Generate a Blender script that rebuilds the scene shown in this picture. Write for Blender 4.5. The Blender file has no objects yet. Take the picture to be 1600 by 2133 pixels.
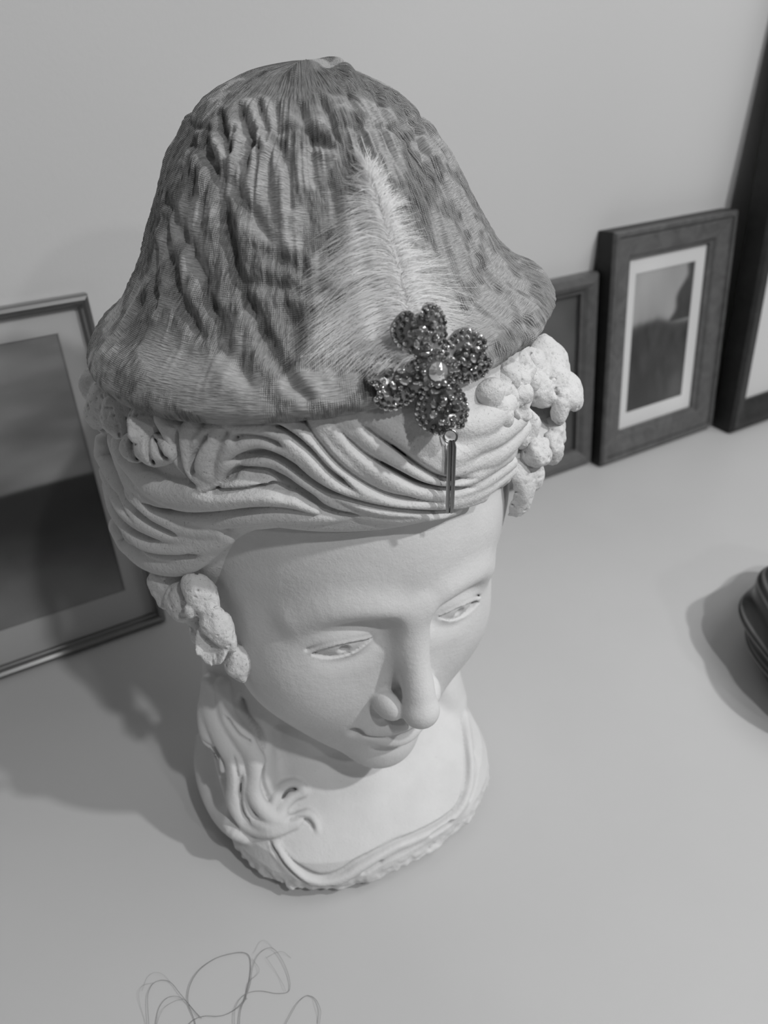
import bpy, bmesh, math, random, time
import numpy as np
from mathutils import Vector, Matrix

T0 = time.time()
random.seed(7)
RNG = np.random.default_rng(7)
F32 = np.float32
sc = bpy.context.scene

# ------------------------------------------------------------------ camera
CAM = np.array([-0.17, -0.35, 0.50])
YAW, PITCH, FOC = math.radians(31.0), math.radians(34.0), 1650.0
cd = bpy.data.cameras.new('camera')
cam = bpy.data.objects.new('camera', cd)
sc.collection.objects.link(cam)
cam.location = CAM
cam.rotation_euler = (math.pi / 2 - PITCH, 0, -YAW)
cd.sensor_fit = 'HORIZONTAL'
cd.sensor_width = 7.3
cd.lens = 7.3 * FOC / 1600.0
cd.clip_start = 0.01
cd.dof.use_dof = True
cd.dof.focus_distance = 0.395
cd.dof.aperture_fstop = 2.2
sc.camera = cam

# ------------------------------------------------------------------ light
sc.view_settings.view_transform = 'Standard'
sc.view_settings.look = 'None'
sc.view_settings.gamma = 1.0
sc.view_settings.use_curve_mapping = False
sc.view_settings.exposure = 0.0

world = bpy.data.worlds.new('room_light')
sc.world = world
world.use_nodes = True
wb = world.node_tree.nodes['Background']
wb.inputs[0].default_value = (0.5, 0.5, 0.5, 1)
wb.inputs[1].default_value = 0.20


def lamp(name, loc, target, energy, size):
    ld = bpy.data.lights.new(name, 'AREA')
    ld.shape = 'DISK'
    ld.size = size
    ld.energy = energy
    o = bpy.data.objects.new(name, ld)
    sc.collection.objects.link(o)
    o.location = loc
    o.rotation_euler = (Vector(target) - Vector(loc)).to_track_quat('-Z', 'Y').to_euler()
    return o


lamp('ceiling_lamp', (0.74, -0.93, 1.32), (0, 0, 0.15), 9.6, 0.06)
lamp('ceiling_lamp', (0.20, -1.45, 2.05), (0, 0, 0.15), 13.5, 0.09)
lamp('far_lamp', (0.55, -2.6, 1.85), (0, 0, 0.3), 6.0, 0.12)
lamp('ceiling_bounce_fill', (1.15, -0.60, 1.9), (0.1, -0.1, 0.0), 9.0, 1.1)  # added soft overhead fill, standing in for light bounced off the ceiling


# ------------------------------------------------------------------ helpers
def rays(pix):
    """view directions of photo points (used to set carved strokes on the cast)"""
    pix = np.asarray(pix, float)
    x = (pix[:, 0] - 800) / FOC
    y = (pix[:, 1] - 1066.5) / FOC
    up = -math.sin(PITCH) - math.cos(PITCH) * y
    f = math.cos(PITCH) - math.sin(PITCH) * y
    d = np.stack([x * math.cos(YAW) + f * math.sin(YAW), -x * math.sin(YAW) + f * math.cos(YAW), up], 1)
    return d / np.linalg.norm(d, axis=1, keepdims=True)


def on_surface(pix, fn, far=0.9):
    """march the view rays until they meet the surface fn = 0"""
    d = rays(pix)
    t = np.full(len(d), 0.18)
    best = np.full(len(d), 9.0)
    bt = t.copy()
    for _ in range(90):
        v = fn((CAM + d * t[:, None])[:, None, :].astype(F32))[:, 0]
        b = v < best
        best = np.where(b, v, best)
        bt = np.where(b, t, bt)
        t = np.where(v > 0.0002, np.minimum(t + np.maximum(v * 0.8, 0.0004), far), t)
    t = np.where(best < 0.001, t, bt)
    return CAM + d * t[:, None]


def smin(a, b, k):
    h = np.maximum(k - np.abs(a - b), 0.0) / k
    return np.minimum(a, b) - h * h * (k * 0.25)


def smax(a, b, k):
    return -smin(-a, -b, k)


def ell(p, c, r):
    c = np.asarray(c, F32)
    r = np.asarray(r, F32)
    q = (p - c) / r
    k0 = np.sqrt((q * q).sum(-1))
    q = q / r
    k1 = np.sqrt((q * q).sum(-1)) + 1e-6
    return k0 * (k0 - 1.0) / k1


def catmull(pts, n=6):
    pts = np.asarray(pts, float)
    if len(pts) < 3:
        return np.stack([pts[0] + (pts[-1] - pts[0]) * t for t in np.linspace(0, 1, n + 1)])
    P = np.vstack([2 * pts[0] - pts[1], pts, 2 * pts[-1] - pts[-2]])
    out = []
    for i in range(1, len(P) - 2):
        for t in np.linspace(0, 1, n, endpoint=False):
            a, b, c, d = P[i - 1], P[i], P[i + 1], P[i + 2]
            out.append(0.5 * ((2 * b) + (c - a) * t + (2 * a - 5 * b + 4 * c - d) * t * t + (3 * b - a - 3 * c + d) * t ** 3))
    out.append(P[-2])
    return np.array(out)


class Tube:
    """a carved (sign -1) or raised (sign +1) stroke of varying radius"""

    def __init__(self, pts, rad, k=0.003, sign=1, n=4, squash=None):
        pts = np.asarray(pts, float)
        rad = np.broadcast_to(np.asarray(rad, float), (len(pts),)) if np.ndim(rad) == 0 or len(np.atleast_1d(rad)) == len(pts) \
            else np.interp(np.linspace(0, 1, len(pts)), np.linspace(0, 1, len(rad)), rad)
        c = catmull(np.hstack([pts, np.asarray(rad)[:, None]]), n)
        self.p, self.r = c[:, :3].astype(F32), np.maximum(c[:, 3], 0.0003).astype(F32)
        self.k, self.sign = k, sign
        m = self.r.max() + k + 0.003
        self.lo, self.hi = self.p.min(0) - m, self.p.max(0) + m

    def dist(self, P, blo, bhi):
        D = np.full(P.shape[:-1], 1.0, F32)
        for i in range(len(self.p) - 1):
            a, b, ra, rb = self.p[i], self.p[i + 1], self.r[i], self.r[i + 1]
            m = max(ra, rb) + self.k + 0.002
            lo, hi = np.minimum(a, b) - m, np.maximum(a, b) + m
            s = np.nonzero(((bhi > lo) & (blo < hi)).all(1))[0]
            if len(s) == 0:
                continue
            ab = b - a
            q = P[s] - a
            t = np.clip(q @ ab / (float(ab @ ab) + 1e-12), 0, 1)
            q = q - t[..., None] * ab
            d = np.sqrt((q * q).sum(-1)) - (ra + (rb - ra) * t)
            D[s] = np.minimum(D[s], d)
        return D


class Groove:
    """a V-shaped furrow of given depth following a line on the surface; sign 0"""

    def __init__(self, pts, nrm, width, depth, n=5):
        c = catmull(np.hstack([np.asarray(pts, float), np.asarray(nrm, float)]), n)
        self.p, self.n = c[:, :3].astype(F32), c[:, 3:].astype(F32)
        self.n /= np.linalg.norm(self.n, axis=1, keepdims=True) + 1e-9
        self.w, self.d, self.sign = width, depth, 0
        self.m = max(2.6 * width, 0.004)
        self.lo, self.hi = self.p.min(0) - 0.016, self.p.max(0) + 0.016

    def add(self, P, blo, bhi):
        D = np.full(P.shape[:-1], 1.0, F32)
        N = len(self.p) - 1
        for i in range(N):
            a, b = self.p[i], self.p[i + 1]
            lo, hi = np.minimum(a, b) - 0.015, np.maximum(a, b) + 0.015
            s = np.nonzero(((bhi > lo) & (blo < hi)).all(1))[0]
            if len(s) == 0:
                continue
            nn = self.n[i]
            ab = b - a
            ab = ab - nn * float(ab @ nn)
            q = P[s] - a
            qn = q @ nn
            q = q - qn[..., None] * nn
            t = np.clip(q @ ab / (float(ab @ ab) + 1e-12), 0, 1)
            q = q - t[..., None] * ab
            f = (i + t) / N
            e = np.sqrt((q * q).sum(-1)) / self.w
            e = e + np.maximum(0, np.abs(f - 0.5) * 2 - 0.72) * 5.0 + np.maximum(0, np.abs(qn) - 0.012) * 400
            D[s] = np.minimum(D[s], np.where(e > 50, 50, e) * 0.02)
        e = D / 0.02
        return self.d * np.exp(-e * e)


class Blob:
    """a raised or carved rotated ellipsoid; M columns are its axes"""

    def __init__(self, c, r, k=0.004, sign=1, M=None):
        self.c, self.r = np.asarray(c, F32), np.asarray(r, F32)
        self.M = np.eye(3, dtype=F32) if M is None else np.asarray(M, F32)
        self.k, self.sign = k, sign
        m = self.r.max() + k + 0.003
        self.lo, self.hi = self.c - m, self.c + m

    def dist(self, P, blo, bhi):
        return ell((P - self.c) @ self.M, (0, 0, 0), self.r)


class Fn:
    """any other distance function with a box"""

    def __init__(self, fn, lo, hi, k=0.003, sign=1):
        self.fn, self.lo, self.hi, self.k, self.sign = fn, np.asarray(lo, F32), np.asarray(hi, F32), k, sign

    def dist(self, P, blo, bhi):
        return self.fn(P)


def evaluate(P, base, ops, blo, bhi):
    F = base(P)
    for o in ops:
        s = np.nonzero(((bhi > o.lo) & (blo < o.hi)).all(1))[0]
        if len(s) == 0:
            continue
        if o.sign == 0:
            F[s] = F[s] + o.add(P[s], blo[s], bhi[s])
            continue
        d = o.dist(P[s], blo[s], bhi[s])
        F[s] = smin(F[s], d, o.k) if o.sign > 0 else smax(F[s], -d, o.k)
    return F


def sculpt(base, ops, lo, hi, h, relief=None):
    """mesh the zero surface of base + ops by surface nets; returns vertices, quads"""
    lo = np.asarray(lo, float)
    nb = np.ceil((np.asarray(hi) - lo) / (8 * h)).astype(int)
    bi = np.stack(np.meshgrid(*[np.arange(n) for n in nb], indexing='ij'), -1).reshape(-1, 3)
    cen = (lo + (bi * 8 + 3.5) * h).astype(F32)
    half = 4.5 * h
    blo, bhi = cen - half, cen + half
    Fc = evaluate(cen[:, None, :], base, ops, blo, bhi)[:, 0]
    act = np.nonzero(np.abs(Fc) < 4.0 * h * 1.7321 * 1.35 + 0.0015)[0]
    G = np.repeat(np.repeat(np.repeat(Fc.reshape(nb), 8, 0), 8, 1), 8, 2).astype(F32)
    off = np.stack(np.meshgrid(*[np.arange(8)] * 3, indexing='ij'), -1).reshape(1, -1, 3) * h
    G6 = G.reshape(nb[0], 8, nb[1], 8, nb[2], 8)
    for s in range(0, len(act), 1500):
        a = act[s:s + 1500]
        P = (lo + bi[a][:, None, :] * (8 * h) + off).astype(F32)
        F = evaluate(P, base, ops, blo[a], bhi[a])
        if relief is not None:
            F = F + relief(P)
        b = bi[a]
        G6[b[:, 0], :, b[:, 1], :, b[:, 2], :] = F.reshape(-1, 8, 8, 8)
    ins = G < 0
    c = np.zeros(tuple(np.array(G.shape) - 1), np.int8)
    for dx in (0, 1):
        for dy in (0, 1):
            for dz in (0, 1):
                c += ins[dx:ins.shape[0] - 1 + dx, dy:ins.shape[1] - 1 + dy, dz:ins.shape[2] - 1 + dz]
    ci = np.stack(np.nonzero((c > 0) & (c < 8)), 1)
    idx = np.full(c.shape, -1, np.int32)
    idx[ci[:, 0], ci[:, 1], ci[:, 2]] = np.arange(len(ci))
    acc = np.zeros((len(ci), 3))
    cnt = np.zeros(len(ci))
    for ax in range(3):
        o1, o2 = [a for a in range(3) if a != ax]
        for u in (0, 1):
            for v in (0, 1):
                s = ci.copy()
                s[:, o1] += u
                s[:, o2] += v
                e = s.copy()
                e[:, ax] += 1
                fa, fb = G[s[:, 0], s[:, 1], s[:, 2]], G[e[:, 0], e[:, 1], e[:, 2]]
                m = (fa < 0) != (fb < 0)
                t = np.where(m, fa / np.where(m, fa - fb, 1), 0)
                pt = s.astype(float)
                pt[:, ax] += t
                acc += pt * m[:, None]
                cnt += m
    V = lo + acc / cnt[:, None] * h
    quads = []
    for ax in range(3):
        o1, o2 = (ax + 1) % 3, (ax + 2) % 3
        sl = [slice(1, -1)] * 3
        sl[ax] = slice(0, -1)
        s2 = list(sl)
        s2[ax] = slice(1, None)
        A, B = ins[tuple(sl)], ins[tuple(s2)]
        e = np.stack(np.nonzero(A != B), 1)
        flip = A[e[:, 0], e[:, 1], e[:, 2]]
        e[:, o1] += 1
        e[:, o2] += 1

        def g(a, b):
            q = e.copy()
            q[:, o1] += a
            q[:, o2] += b
            return idx[q[:, 0], q[:, 1], q[:, 2]]
        q = np.stack([g(-1, -1), g(0, -1), g(0, 0), g(-1, 0)], 1)
        q[~flip] = q[~flip][:, ::-1]
        quads.append(q)
    Q = np.vstack(quads)
    Q = Q[(Q >= 0).all(1)]
    return V, Q


def raw_mesh(name, V, faces, smooth=True):
    """faces: (n,3) or (n,4) int array"""
    me = bpy.data.meshes.new(name)
    V = np.asarray(V, np.float32)
    faces = np.asarray(faces, np.int32)
    n, k = faces.shape
    me.vertices.add(len(V))
    me.vertices.foreach_set('co', V.ravel())
    me.loops.add(n * k)
    me.loops.foreach_set('vertex_index', faces.ravel())
    me.polygons.add(n)
    me.polygons.foreach_set('loop_start', np.arange(0, n * k, k, dtype=np.int32))
    me.polygons.foreach_set('loop_total', np.full(n, k, np.int32))
    me.update(calc_edges=True)
    me.validate()
    if smooth:
        me.polygons.foreach_set('use_smooth', np.ones(len(me.polygons), bool))
    me.update()
    return me


def link(name, me, mat=None, parent=None, **tags):
    o = bpy.data.objects.new(name, me)
    sc.collection.objects.link(o)
    if mat is not None:
        me.materials.clear()
        me.materials.append(mat)
    if parent is not None:
        o.parent = parent
        o.matrix_parent_inverse = Matrix.Translation(-Vector(parent.location))
    for k, v in tags.items():
        o[k] = v
    return o


def thing(name, label, cat, loc=(0, 0, 0), group=None):
    o = bpy.data.objects.new(name, None)
    sc.collection.objects.link(o)
    o.empty_display_size = 0.02
    o.location = loc
    o['label'] = label
    o['category'] = cat
    if group:
        o['group'] = group
    return o


# ------------------------------------------------------------------ materials
def new_mat(name, grey=0.5, rough=0.6, metal=0.0, spec=0.5):
    m = bpy.data.materials.new(name)
    m.use_nodes = True
    b = m.node_tree.nodes['Principled BSDF']
    b.inputs['Base Color'].default_value = (grey, grey, grey, 1)
    b.inputs['Roughness'].default_value = rough
    b.inputs['Metallic'].default_value = metal
    b.inputs['Specular IOR Level'].default_value = spec
    return m


class NT:
    def __init__(self, m):
        self.t = m.node_tree
        self.b = self.t.nodes['Principled BSDF']

    def n(self, kind, **kw):
        nd = self.t.nodes.new(kind)
        for k, v in kw.items():
            if k.startswith('i_'):
                key = k[2:]
                nd.inputs[int(key) if key.isdigit() else key.replace('_', ' ')].default_value = v
            else:
                setattr(nd, k, v)
        return nd

    def l(self, a, b):
        self.t.links.new(a, b)

    def coord(self, which='Object', scale=(1, 1, 1)):
        tc = self.n('ShaderNodeTexCoord')
        mp = self.n('ShaderNodeMapping')
        mp.inputs['Scale'].default_value = scale
        self.l(tc.outputs[which], mp.inputs[0])
        return mp.outputs[0]

    def noise(self, vec, scale, detail=3.0, rough=0.5, dist=0.0):
        nd = self.n('ShaderNodeTexNoise')
        nd.inputs['Scale'].default_value = scale
        nd.inputs['Detail'].default_value = detail
        nd.inputs['Roughness'].default_value = rough
        nd.inputs['Distortion'].default_value = dist
        self.l(vec, nd.inputs['Vector'])
        return nd.outputs[0]

    def ramp(self, fac, stops):
        nd = self.n('ShaderNodeValToRGB')
        cr = nd.color_ramp
        while len(cr.elements) < len(stops):
            cr.elements.new(0.5)
        for e, (p, g) in zip(cr.elements, stops):
            e.position = p
            e.color = (g, g, g, 1)
        self.l(fac, nd.inputs[0])
        return nd.outputs[0]

    def math(self, op, a, b=None, clamp=False):
        nd = self.n('ShaderNodeMath', operation=op, use_clamp=clamp)
        for i, v in enumerate((a, b)):
            if v is None:
                continue
            if isinstance(v, (int, float)):
                nd.inputs[i].default_value = v
            else:
                self.l(v, nd.inputs[i])
        return nd.outputs[0]

    def mix(self, fac, a, b, mode='MIX'):
        nd = self.n('ShaderNodeMix', data_type='RGBA', blend_type=mode)
        for i, v in ((0, fac), (6, a), (7, b)):
            if isinstance(v, (int, float)):
                nd.inputs[i].default_value = v if i == 0 else (v, v, v, 1)
            else:
                self.l(v, nd.inputs[i])
        return nd.outputs[2]

    def bump(self, height, strength=0.3, dist=0.001, prev=None):
        nd = self.n('ShaderNodeBump')
        nd.inputs['Strength'].default_value = strength
        nd.inputs['Distance'].default_value = dist
        self.l(height, nd.inputs['Height'])
        if prev is not None:
            self.l(prev, nd.inputs['Normal'])
        return nd.outputs[0]


def plaster(name, grey, pits=0.5, soft=0.3, mottled=0.0):
    m = new_mat(name, grey, 0.72, 0, 0.3)
    t = NT(m)
    v = t.coord('Object')
    pore = t.noise(v, 900, 2.0, 0.6)
    lump = t.noise(v, 160, 4.0, 0.6)
    big = t.noise(v, 25, 4.0, 0.6)
    b1 = t.bump(lump, soft, 0.0012)
    b1 = t.bump(t.noise(v, 430, 3.0, 0.65), min(1.0, 0.12 + pits * 0.75), 0.0007, b1)
    b2 = t.bump(pore, 0.1 + pits * 0.5, 0.0004, b1)
    t.l(b2, t.b.inputs['Normal'])
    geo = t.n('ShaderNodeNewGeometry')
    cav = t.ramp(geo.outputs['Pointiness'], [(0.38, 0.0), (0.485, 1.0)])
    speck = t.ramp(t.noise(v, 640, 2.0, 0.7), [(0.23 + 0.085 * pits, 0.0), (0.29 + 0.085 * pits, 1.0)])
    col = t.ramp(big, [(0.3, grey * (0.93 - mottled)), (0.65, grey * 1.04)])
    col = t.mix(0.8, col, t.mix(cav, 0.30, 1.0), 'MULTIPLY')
    col = t.mix(0.10 + pits * 0.25, col, speck, 'MULTIPLY')
    t.l(col, t.b.inputs['Base Color'])
    return m


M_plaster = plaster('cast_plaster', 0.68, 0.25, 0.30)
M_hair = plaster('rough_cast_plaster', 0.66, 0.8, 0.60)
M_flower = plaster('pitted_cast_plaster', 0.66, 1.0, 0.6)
# ================================================================== bust
def rot(ax, deg):
    return np.array(Matrix.Rotation(math.radians(deg), 3, ax))


HS = 1.06                                      # head scale
HO = np.array([0.014, 0.013, 0.2015])          # eye-level centre of the head
HR = rot('Z', -2.0) @ rot('Y', 4.0) @ rot('X', 2.0)   # turned a little, tilted a little
HRf, HOf = HR.astype(F32), HO.astype(F32)


def L2W(p):
    return np.asarray(p, float) @ HR.T * HS + HO


def W2L(P):
    return (P - HOf) @ HRf / HS


def face_base(q):
    f = ell(q, (0.0045, 0.012, 0.041), (0.0975, 0.1005, 0.090))
    f = smin(f, ell(q, (0, -0.026, -0.022), (0.0725, 0.058, 0.076)), 0.03)
    f = smin(f, ell(q, (0, -0.048, -0.070), (0.042, 0.038, 0.046)), 0.03)
    qa = np.abs(q[..., 0:1])
    qm = np.concatenate([qa, q[..., 1:]], -1)
    f = smin(f, ell(qm, (0.036, -0.014, -0.050), (0.026, 0.045, 0.032)), 0.03)
    # cheekbones and the front of the cheeks
    f = smin(f, ell(qm, (0.047, -0.046, -0.028), (0.025, 0.028, 0.029)), 0.025)
    return f


CH_Z = [-0.01, 0.0, 0.010, 0.022, 0.032, 0.040, 0.052, 0.07, 0.09, 0.13]
CH_A = [0.088, 0.092, 0.101, 0.101, 0.097, 0.090, 0.080, 0.066, 0.055, 0.050]
CH_B = [0.080, 0.086, 0.096, 0.095, 0.090, 0.080, 0.066, 0.052, 0.046, 0.046]
CH_C = [0.0, 0.0, 0.0, 0.0, 0.0, 0.004, 0.012, 0.018, 0.022, 0.022]


def chest_base(P):
    z = P[..., 2]
    a = np.interp(z, CH_Z, CH_A).astype(F32)
    b = np.interp(z, CH_Z, CH_B).astype(F32)
    c = np.interp(z, CH_Z, CH_C).astype(F32)
    x = np.abs(P[..., 0] - 0.007) / a
    y = np.abs(P[..., 1] - c) / b
    rho = (x ** 2.5 + y ** 2.5 + 1e-9) ** (1 / 2.5)
    f = (rho - 1) * np.minimum(a, b) * 0.85
    return smax(smax(f, 0.0012 - z, 0.003), z - 0.10, 0.01)


def neck_base(P):
    a = np.array([0.004, 0.030, 0.05], F32)
    b = np.array([0.010, 0.022, 0.17], F32)
    ab = b - a
    q = P - a
    t = np.clip(q @ ab / float(ab @ ab), 0, 1)
    q = q - t[..., None] * ab
    return np.sqrt((q * q).sum(-1)) - (0.050 - 0.004 * t)


def body_base(P):
    f = face_base(W2L(P)) * HS
    g = smin(neck_base(P), chest_base(P), 0.03)
    return smin(f, g, 0.010)


def face_only(P):
    return face_base(W2L(P)) * HS


def on_face(xz, off=0.0):
    """points on the face surface at head-local x, z, pushed out by off"""
    xz = np.asarray(xz, float)
    p = np.stack([xz[:, 0], np.full(len(xz), -0.14), xz[:, 1]], 1)
    for _ in range(60):
        v = face_base(p[:, None, :].astype(F32))[:, 0]
        p[:, 1] += np.clip(v, -0.01, 0.01) * 0.8
    p[:, 1] -= off
    return L2W(p)


def loc_on_face(xz, off=0.0):
    return (on_face(xz, off) - HO) @ HR / HS


def hblob(c, r, k, sign=1, R=None):
    M = HR if R is None else HR @ R
    return Blob(L2W([c])[0], np.asarray(r) * HS, k, sign, M)


def htube(pts, rad, k, sign=1, n=4):
    return Tube(L2W(pts), np.asarray(rad) * HS, k, sign, n)


face_ops = []
# brow shelf and forehead plane
for s in (-1, 1):
    p = on_face([(s * 0.008, 0.019), (s * 0.022, 0.0235), (s * 0.040, 0.0235), (s * 0.056, 0.014)], -0.004)
    face_ops.append(Tube(p, [0.0040, 0.0048, 0.0040, 0.002], 0.016))
    # eye socket
    face_ops.append(hblob((s * 0.032, -0.0920, 0.0030), (0.022, 0.0160, 0.0130), 0.013, -1, rot('Y', s * 8)))
    face_ops.append(hblob((s * 0.016, -0.0900, 0.005), (0.008, 0.010, 0.011), 0.006, -1))
# nose
nose = [(0, -0.0800, 0.018), (0, -0.0850, 0.006), (0, -0.0925, -0.012), (0, -0.1000, -0.028), (0, -0.1035, -0.038)]
face_ops.append(htube(nose, [0.0066, 0.0072, 0.0078, 0.0086, 0.0090], 0.013))
face_ops.append(hblob((0, -0.1045, -0.0395), (0.0098, 0.0095, 0.0090), 0.004))
face_ops.append(hblob((0, -0.0900, -0.0430), (0.0095, 0.016, 0.0065), 0.004))
for s in (-1, 1):
    face_ops.append(hblob((s * 0.0135, -0.0915, -0.0415), (0.0062, 0.0105, 0.0080), 0.0022, 1, rot('Z', s * -18)))
    face_ops.append(htube([(s * 0.0145, -0.078, -0.032), (s * 0.0215, -0.079, -0.038), (s * 0.0225, -0.080, -0.048)], 0.0016, 0.004, -1))
    face_ops.append(hblob((s * 0.0070, -0.0985, -0.0510), (0.0038, 0.006, 0.0035), 0.002, -1))
# muzzle, lips and chin
face_ops.append(hblob((0, -0.070, -0.066), (0.026, 0.0205, 0.019), 0.014))
face_ops.append(hblob((0, -0.0730, -0.0980), (0.019, 0.0150, 0.0145), 0.014))
up = [(-0.0235, -0.0805, -0.0655), (-0.013, -0.0888, -0.0632), (-0.004, -0.0925, -0.0605), (0, -0.0922, -0.0615),
      (0.004, -0.0925, -0.0605), (0.013, -0.0888, -0.0632), (0.0235, -0.0805, -0.0655)]
face_ops.append(htube(up, [0.0018, 0.0040, 0.0048, 0.0044, 0.0048, 0.0040, 0.0018], 0.003))
low = [(-0.020, -0.0815, -0.0705), (-0.010, -0.0880, -0.0735), (0, -0.0900, -0.0750), (0.010, -0.0880, -0.0735), (0.020, -0.0815, -0.0705)]
face_ops.append(htube(low, [0.0022, 0.0048, 0.0056, 0.0048, 0.0022], 0.004))
mouth = [(-0.0265, -0.0815, -0.0655), (-0.020, -0.0868, -0.0683), (-0.010, -0.0930, -0.0690), (0, -0.0960, -0.0680),
         (0.010, -0.0930, -0.0690), (0.020, -0.0868, -0.0683), (0.0265, -0.0815, -0.0655)]
face_ops.append(htube(mouth, [0.0016, 0.0013, 0.0010, 0.0010, 0.0010, 0.0013, 0.0016], 0.0018, -1))
for s in (-1, 1):
    face_ops.append(hblob((s * 0.0265, -0.0830, -0.0660), (0.003, 0.0035, 0.003), 0.004, -1))
face_ops.append(htube([(-0.012, -0.0905, -0.0835), (0, -0.0925, -0.0845), (0.012, -0.0905, -0.0835)], 0.0028, 0.008, -1))
face_ops.append(htube([(0, -0.0940, -0.053), (0, -0.0960, -0.0585)], 0.0014, 0.003, -1))


# eyes: lid shell over the eyeball with an almond opening
def eye_ops(s):
    c = np.array([s * 0.0335, -0.0662, 0.0005])
    R = rot('Z', s * 14) @ rot('Y', s * 5)
    M = (HR @ R).astype(F32)
    cw = L2W([c])[0].astype(F32)
    rl = 0.0159

    m = 0.027

    def lid(P):
        q = (P - cw) @ M / HS
        return ell(q, (0, 0, 0), (0.0225, rl, rl)) * HS

    def ball(P):
        q = (P - cw) @ M / HS
        b = ell(q, (0, 0, 0), (0.0205, 0.0141, 0.0141))
        iris = np.sqrt(((q - np.array([s * -0.001, -0.0137, -0.0035], F32)) ** 2).sum(-1)) - 0.0032
        b = smax(b, -iris, 0.0008)
        return b * HS

    def opening(P):
        q = (P - cw) @ M / HS
        u, v = q[..., 0] * s, q[..., 2]
        w = 1 - (u / 0.0162) ** 2
        upper = -0.0025 + 0.0050 * w - 0.05 * u
        lower = -0.0025 - 0.0056 * w - 0.05 * u
        return np.maximum(np.maximum(v - upper, lower - v) * 0.85, q[..., 1] + 0.0060) * HS
    ops = [Fn(lid, cw - m, cw + m, 0.0030), Fn(opening, cw - m, cw + m, 0.0005, -1), Fn(ball, cw - m, cw + m, 0.0003)]

    # crease over the upper lid, soft fold under the lower lid
    def arc(pts, rr, rad, k):
        pts = np.array(pts)
        y = -rr * np.sqrt(np.maximum(1 - (pts[:, 0] / (rr * 1.40)) ** 2 - (pts[:, 1] / rr) ** 2, 1e-6))
        q = np.stack([pts[:, 0] * s, y, pts[:, 1]], 1)
        return Tube((q @ R.T + c) @ HR.T * HS + HO, rad, k, -1)
    ops.append(arc([(-0.0165, 0.0010), (-0.008, 0.0042), (0, 0.0050), (0.008, 0.0042), (0.0175, -0.0005)], 0.0166, [0.0005, 0.0006, 0.0006, 0.0006, 0.0008], 0.0016))
    return ops


for s in (-1, 1):
    face_ops += eye_ops(s)

# chest: edge roll of the drapery, two carved grooves and a rugged foot
# hair that falls behind the ears to the shoulders
NECK = (([(-0.052, 0.040, 0.19), (-0.060, 0.034, 0.15), (-0.072, 0.014, 0.10), (-0.078, -0.006, 0.065), (-0.082, -0.020, 0.035)], [0.018, 0.016, 0.014, 0.013, 0.009]),
        ([(-0.048, 0.030, 0.17), (-0.052, 0.016, 0.13), (-0.060, -0.002, 0.095), (-0.068, -0.024, 0.058), (-0.068, -0.040, 0.040)], [0.010, 0.010, 0.010, 0.009, 0.006]),
        ([(0.075, 0.035, 0.19), (0.078, 0.025, 0.13), (0.084, 0.005, 0.085), (0.090, -0.012, 0.045)], [0.018, 0.016, 0.016, 0.014]),
        ([(0.066, 0.015, 0.13), (0.072, -0.010, 0.085), (0.086, -0.024, 0.048)], [0.010, 0.010, 0.006]))
NECK_HAIR = [Tube(p_, r_, 0.012) for p_, r_ in NECK]


def chest_all(P):
    f = smin(neck_base(P), chest_base(P), 0.03)
    for o in NECK_HAIR:
        d = np.full(P.shape[:-1], 1.0, F32)
        for i in range(len(o.p) - 1):
            a, b, ra, rb = o.p[i], o.p[i + 1], o.r[i], o.r[i + 1]
            ab = b - a
            q = P - a
            t = np.clip(q @ ab / (float(ab @ ab) + 1e-12), 0, 1)
            q = q - t[..., None] * ab
            d = np.minimum(d, np.sqrt((q * q).sum(-1)) - (ra + (rb - ra) * t))
        f = smin(f, d, 0.012)
    return f


def chest_pt(pix, off=0.0):
    p = on_surface(pix, chest_all)
    n = np.zeros_like(p)
    e = 0.0015
    g = chest_all
    for a in range(3):
        d = np.zeros(3)
        d[a] = e
        n[:, a] = (g((p + d)[:, None, :].astype(F32)) - g((p - d)[:, None, :].astype(F32)))[:, 0]
    n /= np.linalg.norm(n, axis=1, keepdims=True) + 1e-9
    return p + n * off


chest_ops = list(NECK_HAIR)
G1 = [(962, 1490), (967, 1540), (971, 1590), (966, 1638), (945, 1680), (911, 1710), (856, 1736), (813, 1753), (750, 1791), (711, 1816), (677, 1827),
      (643, 1819), (609, 1791), (585, 1760)]
G2 = [(985, 1560), (990, 1629), (975, 1672), (945, 1706), (890, 1742), (850, 1762), (800, 1790), (750, 1822), (700, 1840), (652, 1844), (614, 1821), (585, 1790), (560, 1750)]
roll = [((a[0] + b[0]) / 2, (a[1] + b[1]) / 2) for a, b in zip(G1, [(978, 1495), (984, 1545), (990, 1600), (984, 1655), (960, 1698), (922, 1730), (866, 1756), (825, 1775), (764, 1812), (716, 1838), (675, 1848), (632, 1838), (592, 1806), (565, 1768)])]
chest_ops.append(Tube(chest_pt(roll, -0.0005), 0.0032, 0.004))
chest_ops.append(Groove(chest_pt(G1, 0.001), (chest_pt(G1, 0.001) - chest_pt(G1, 0)) * 1000, 0.0017, 0.0030))
for a, b, dd in ((0, 3, .0030), (3, 5, .0036), (6, 8, .0026), (8, 10, .0022), (9, 13, .0028)):
    g_ = G2[a:b]
    chest_ops.append(Groove(chest_pt(g_, 0.001), (chest_pt(g_, 0.001) - chest_pt(g_, 0)) * 1000, 0.0015, dd))
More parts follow.
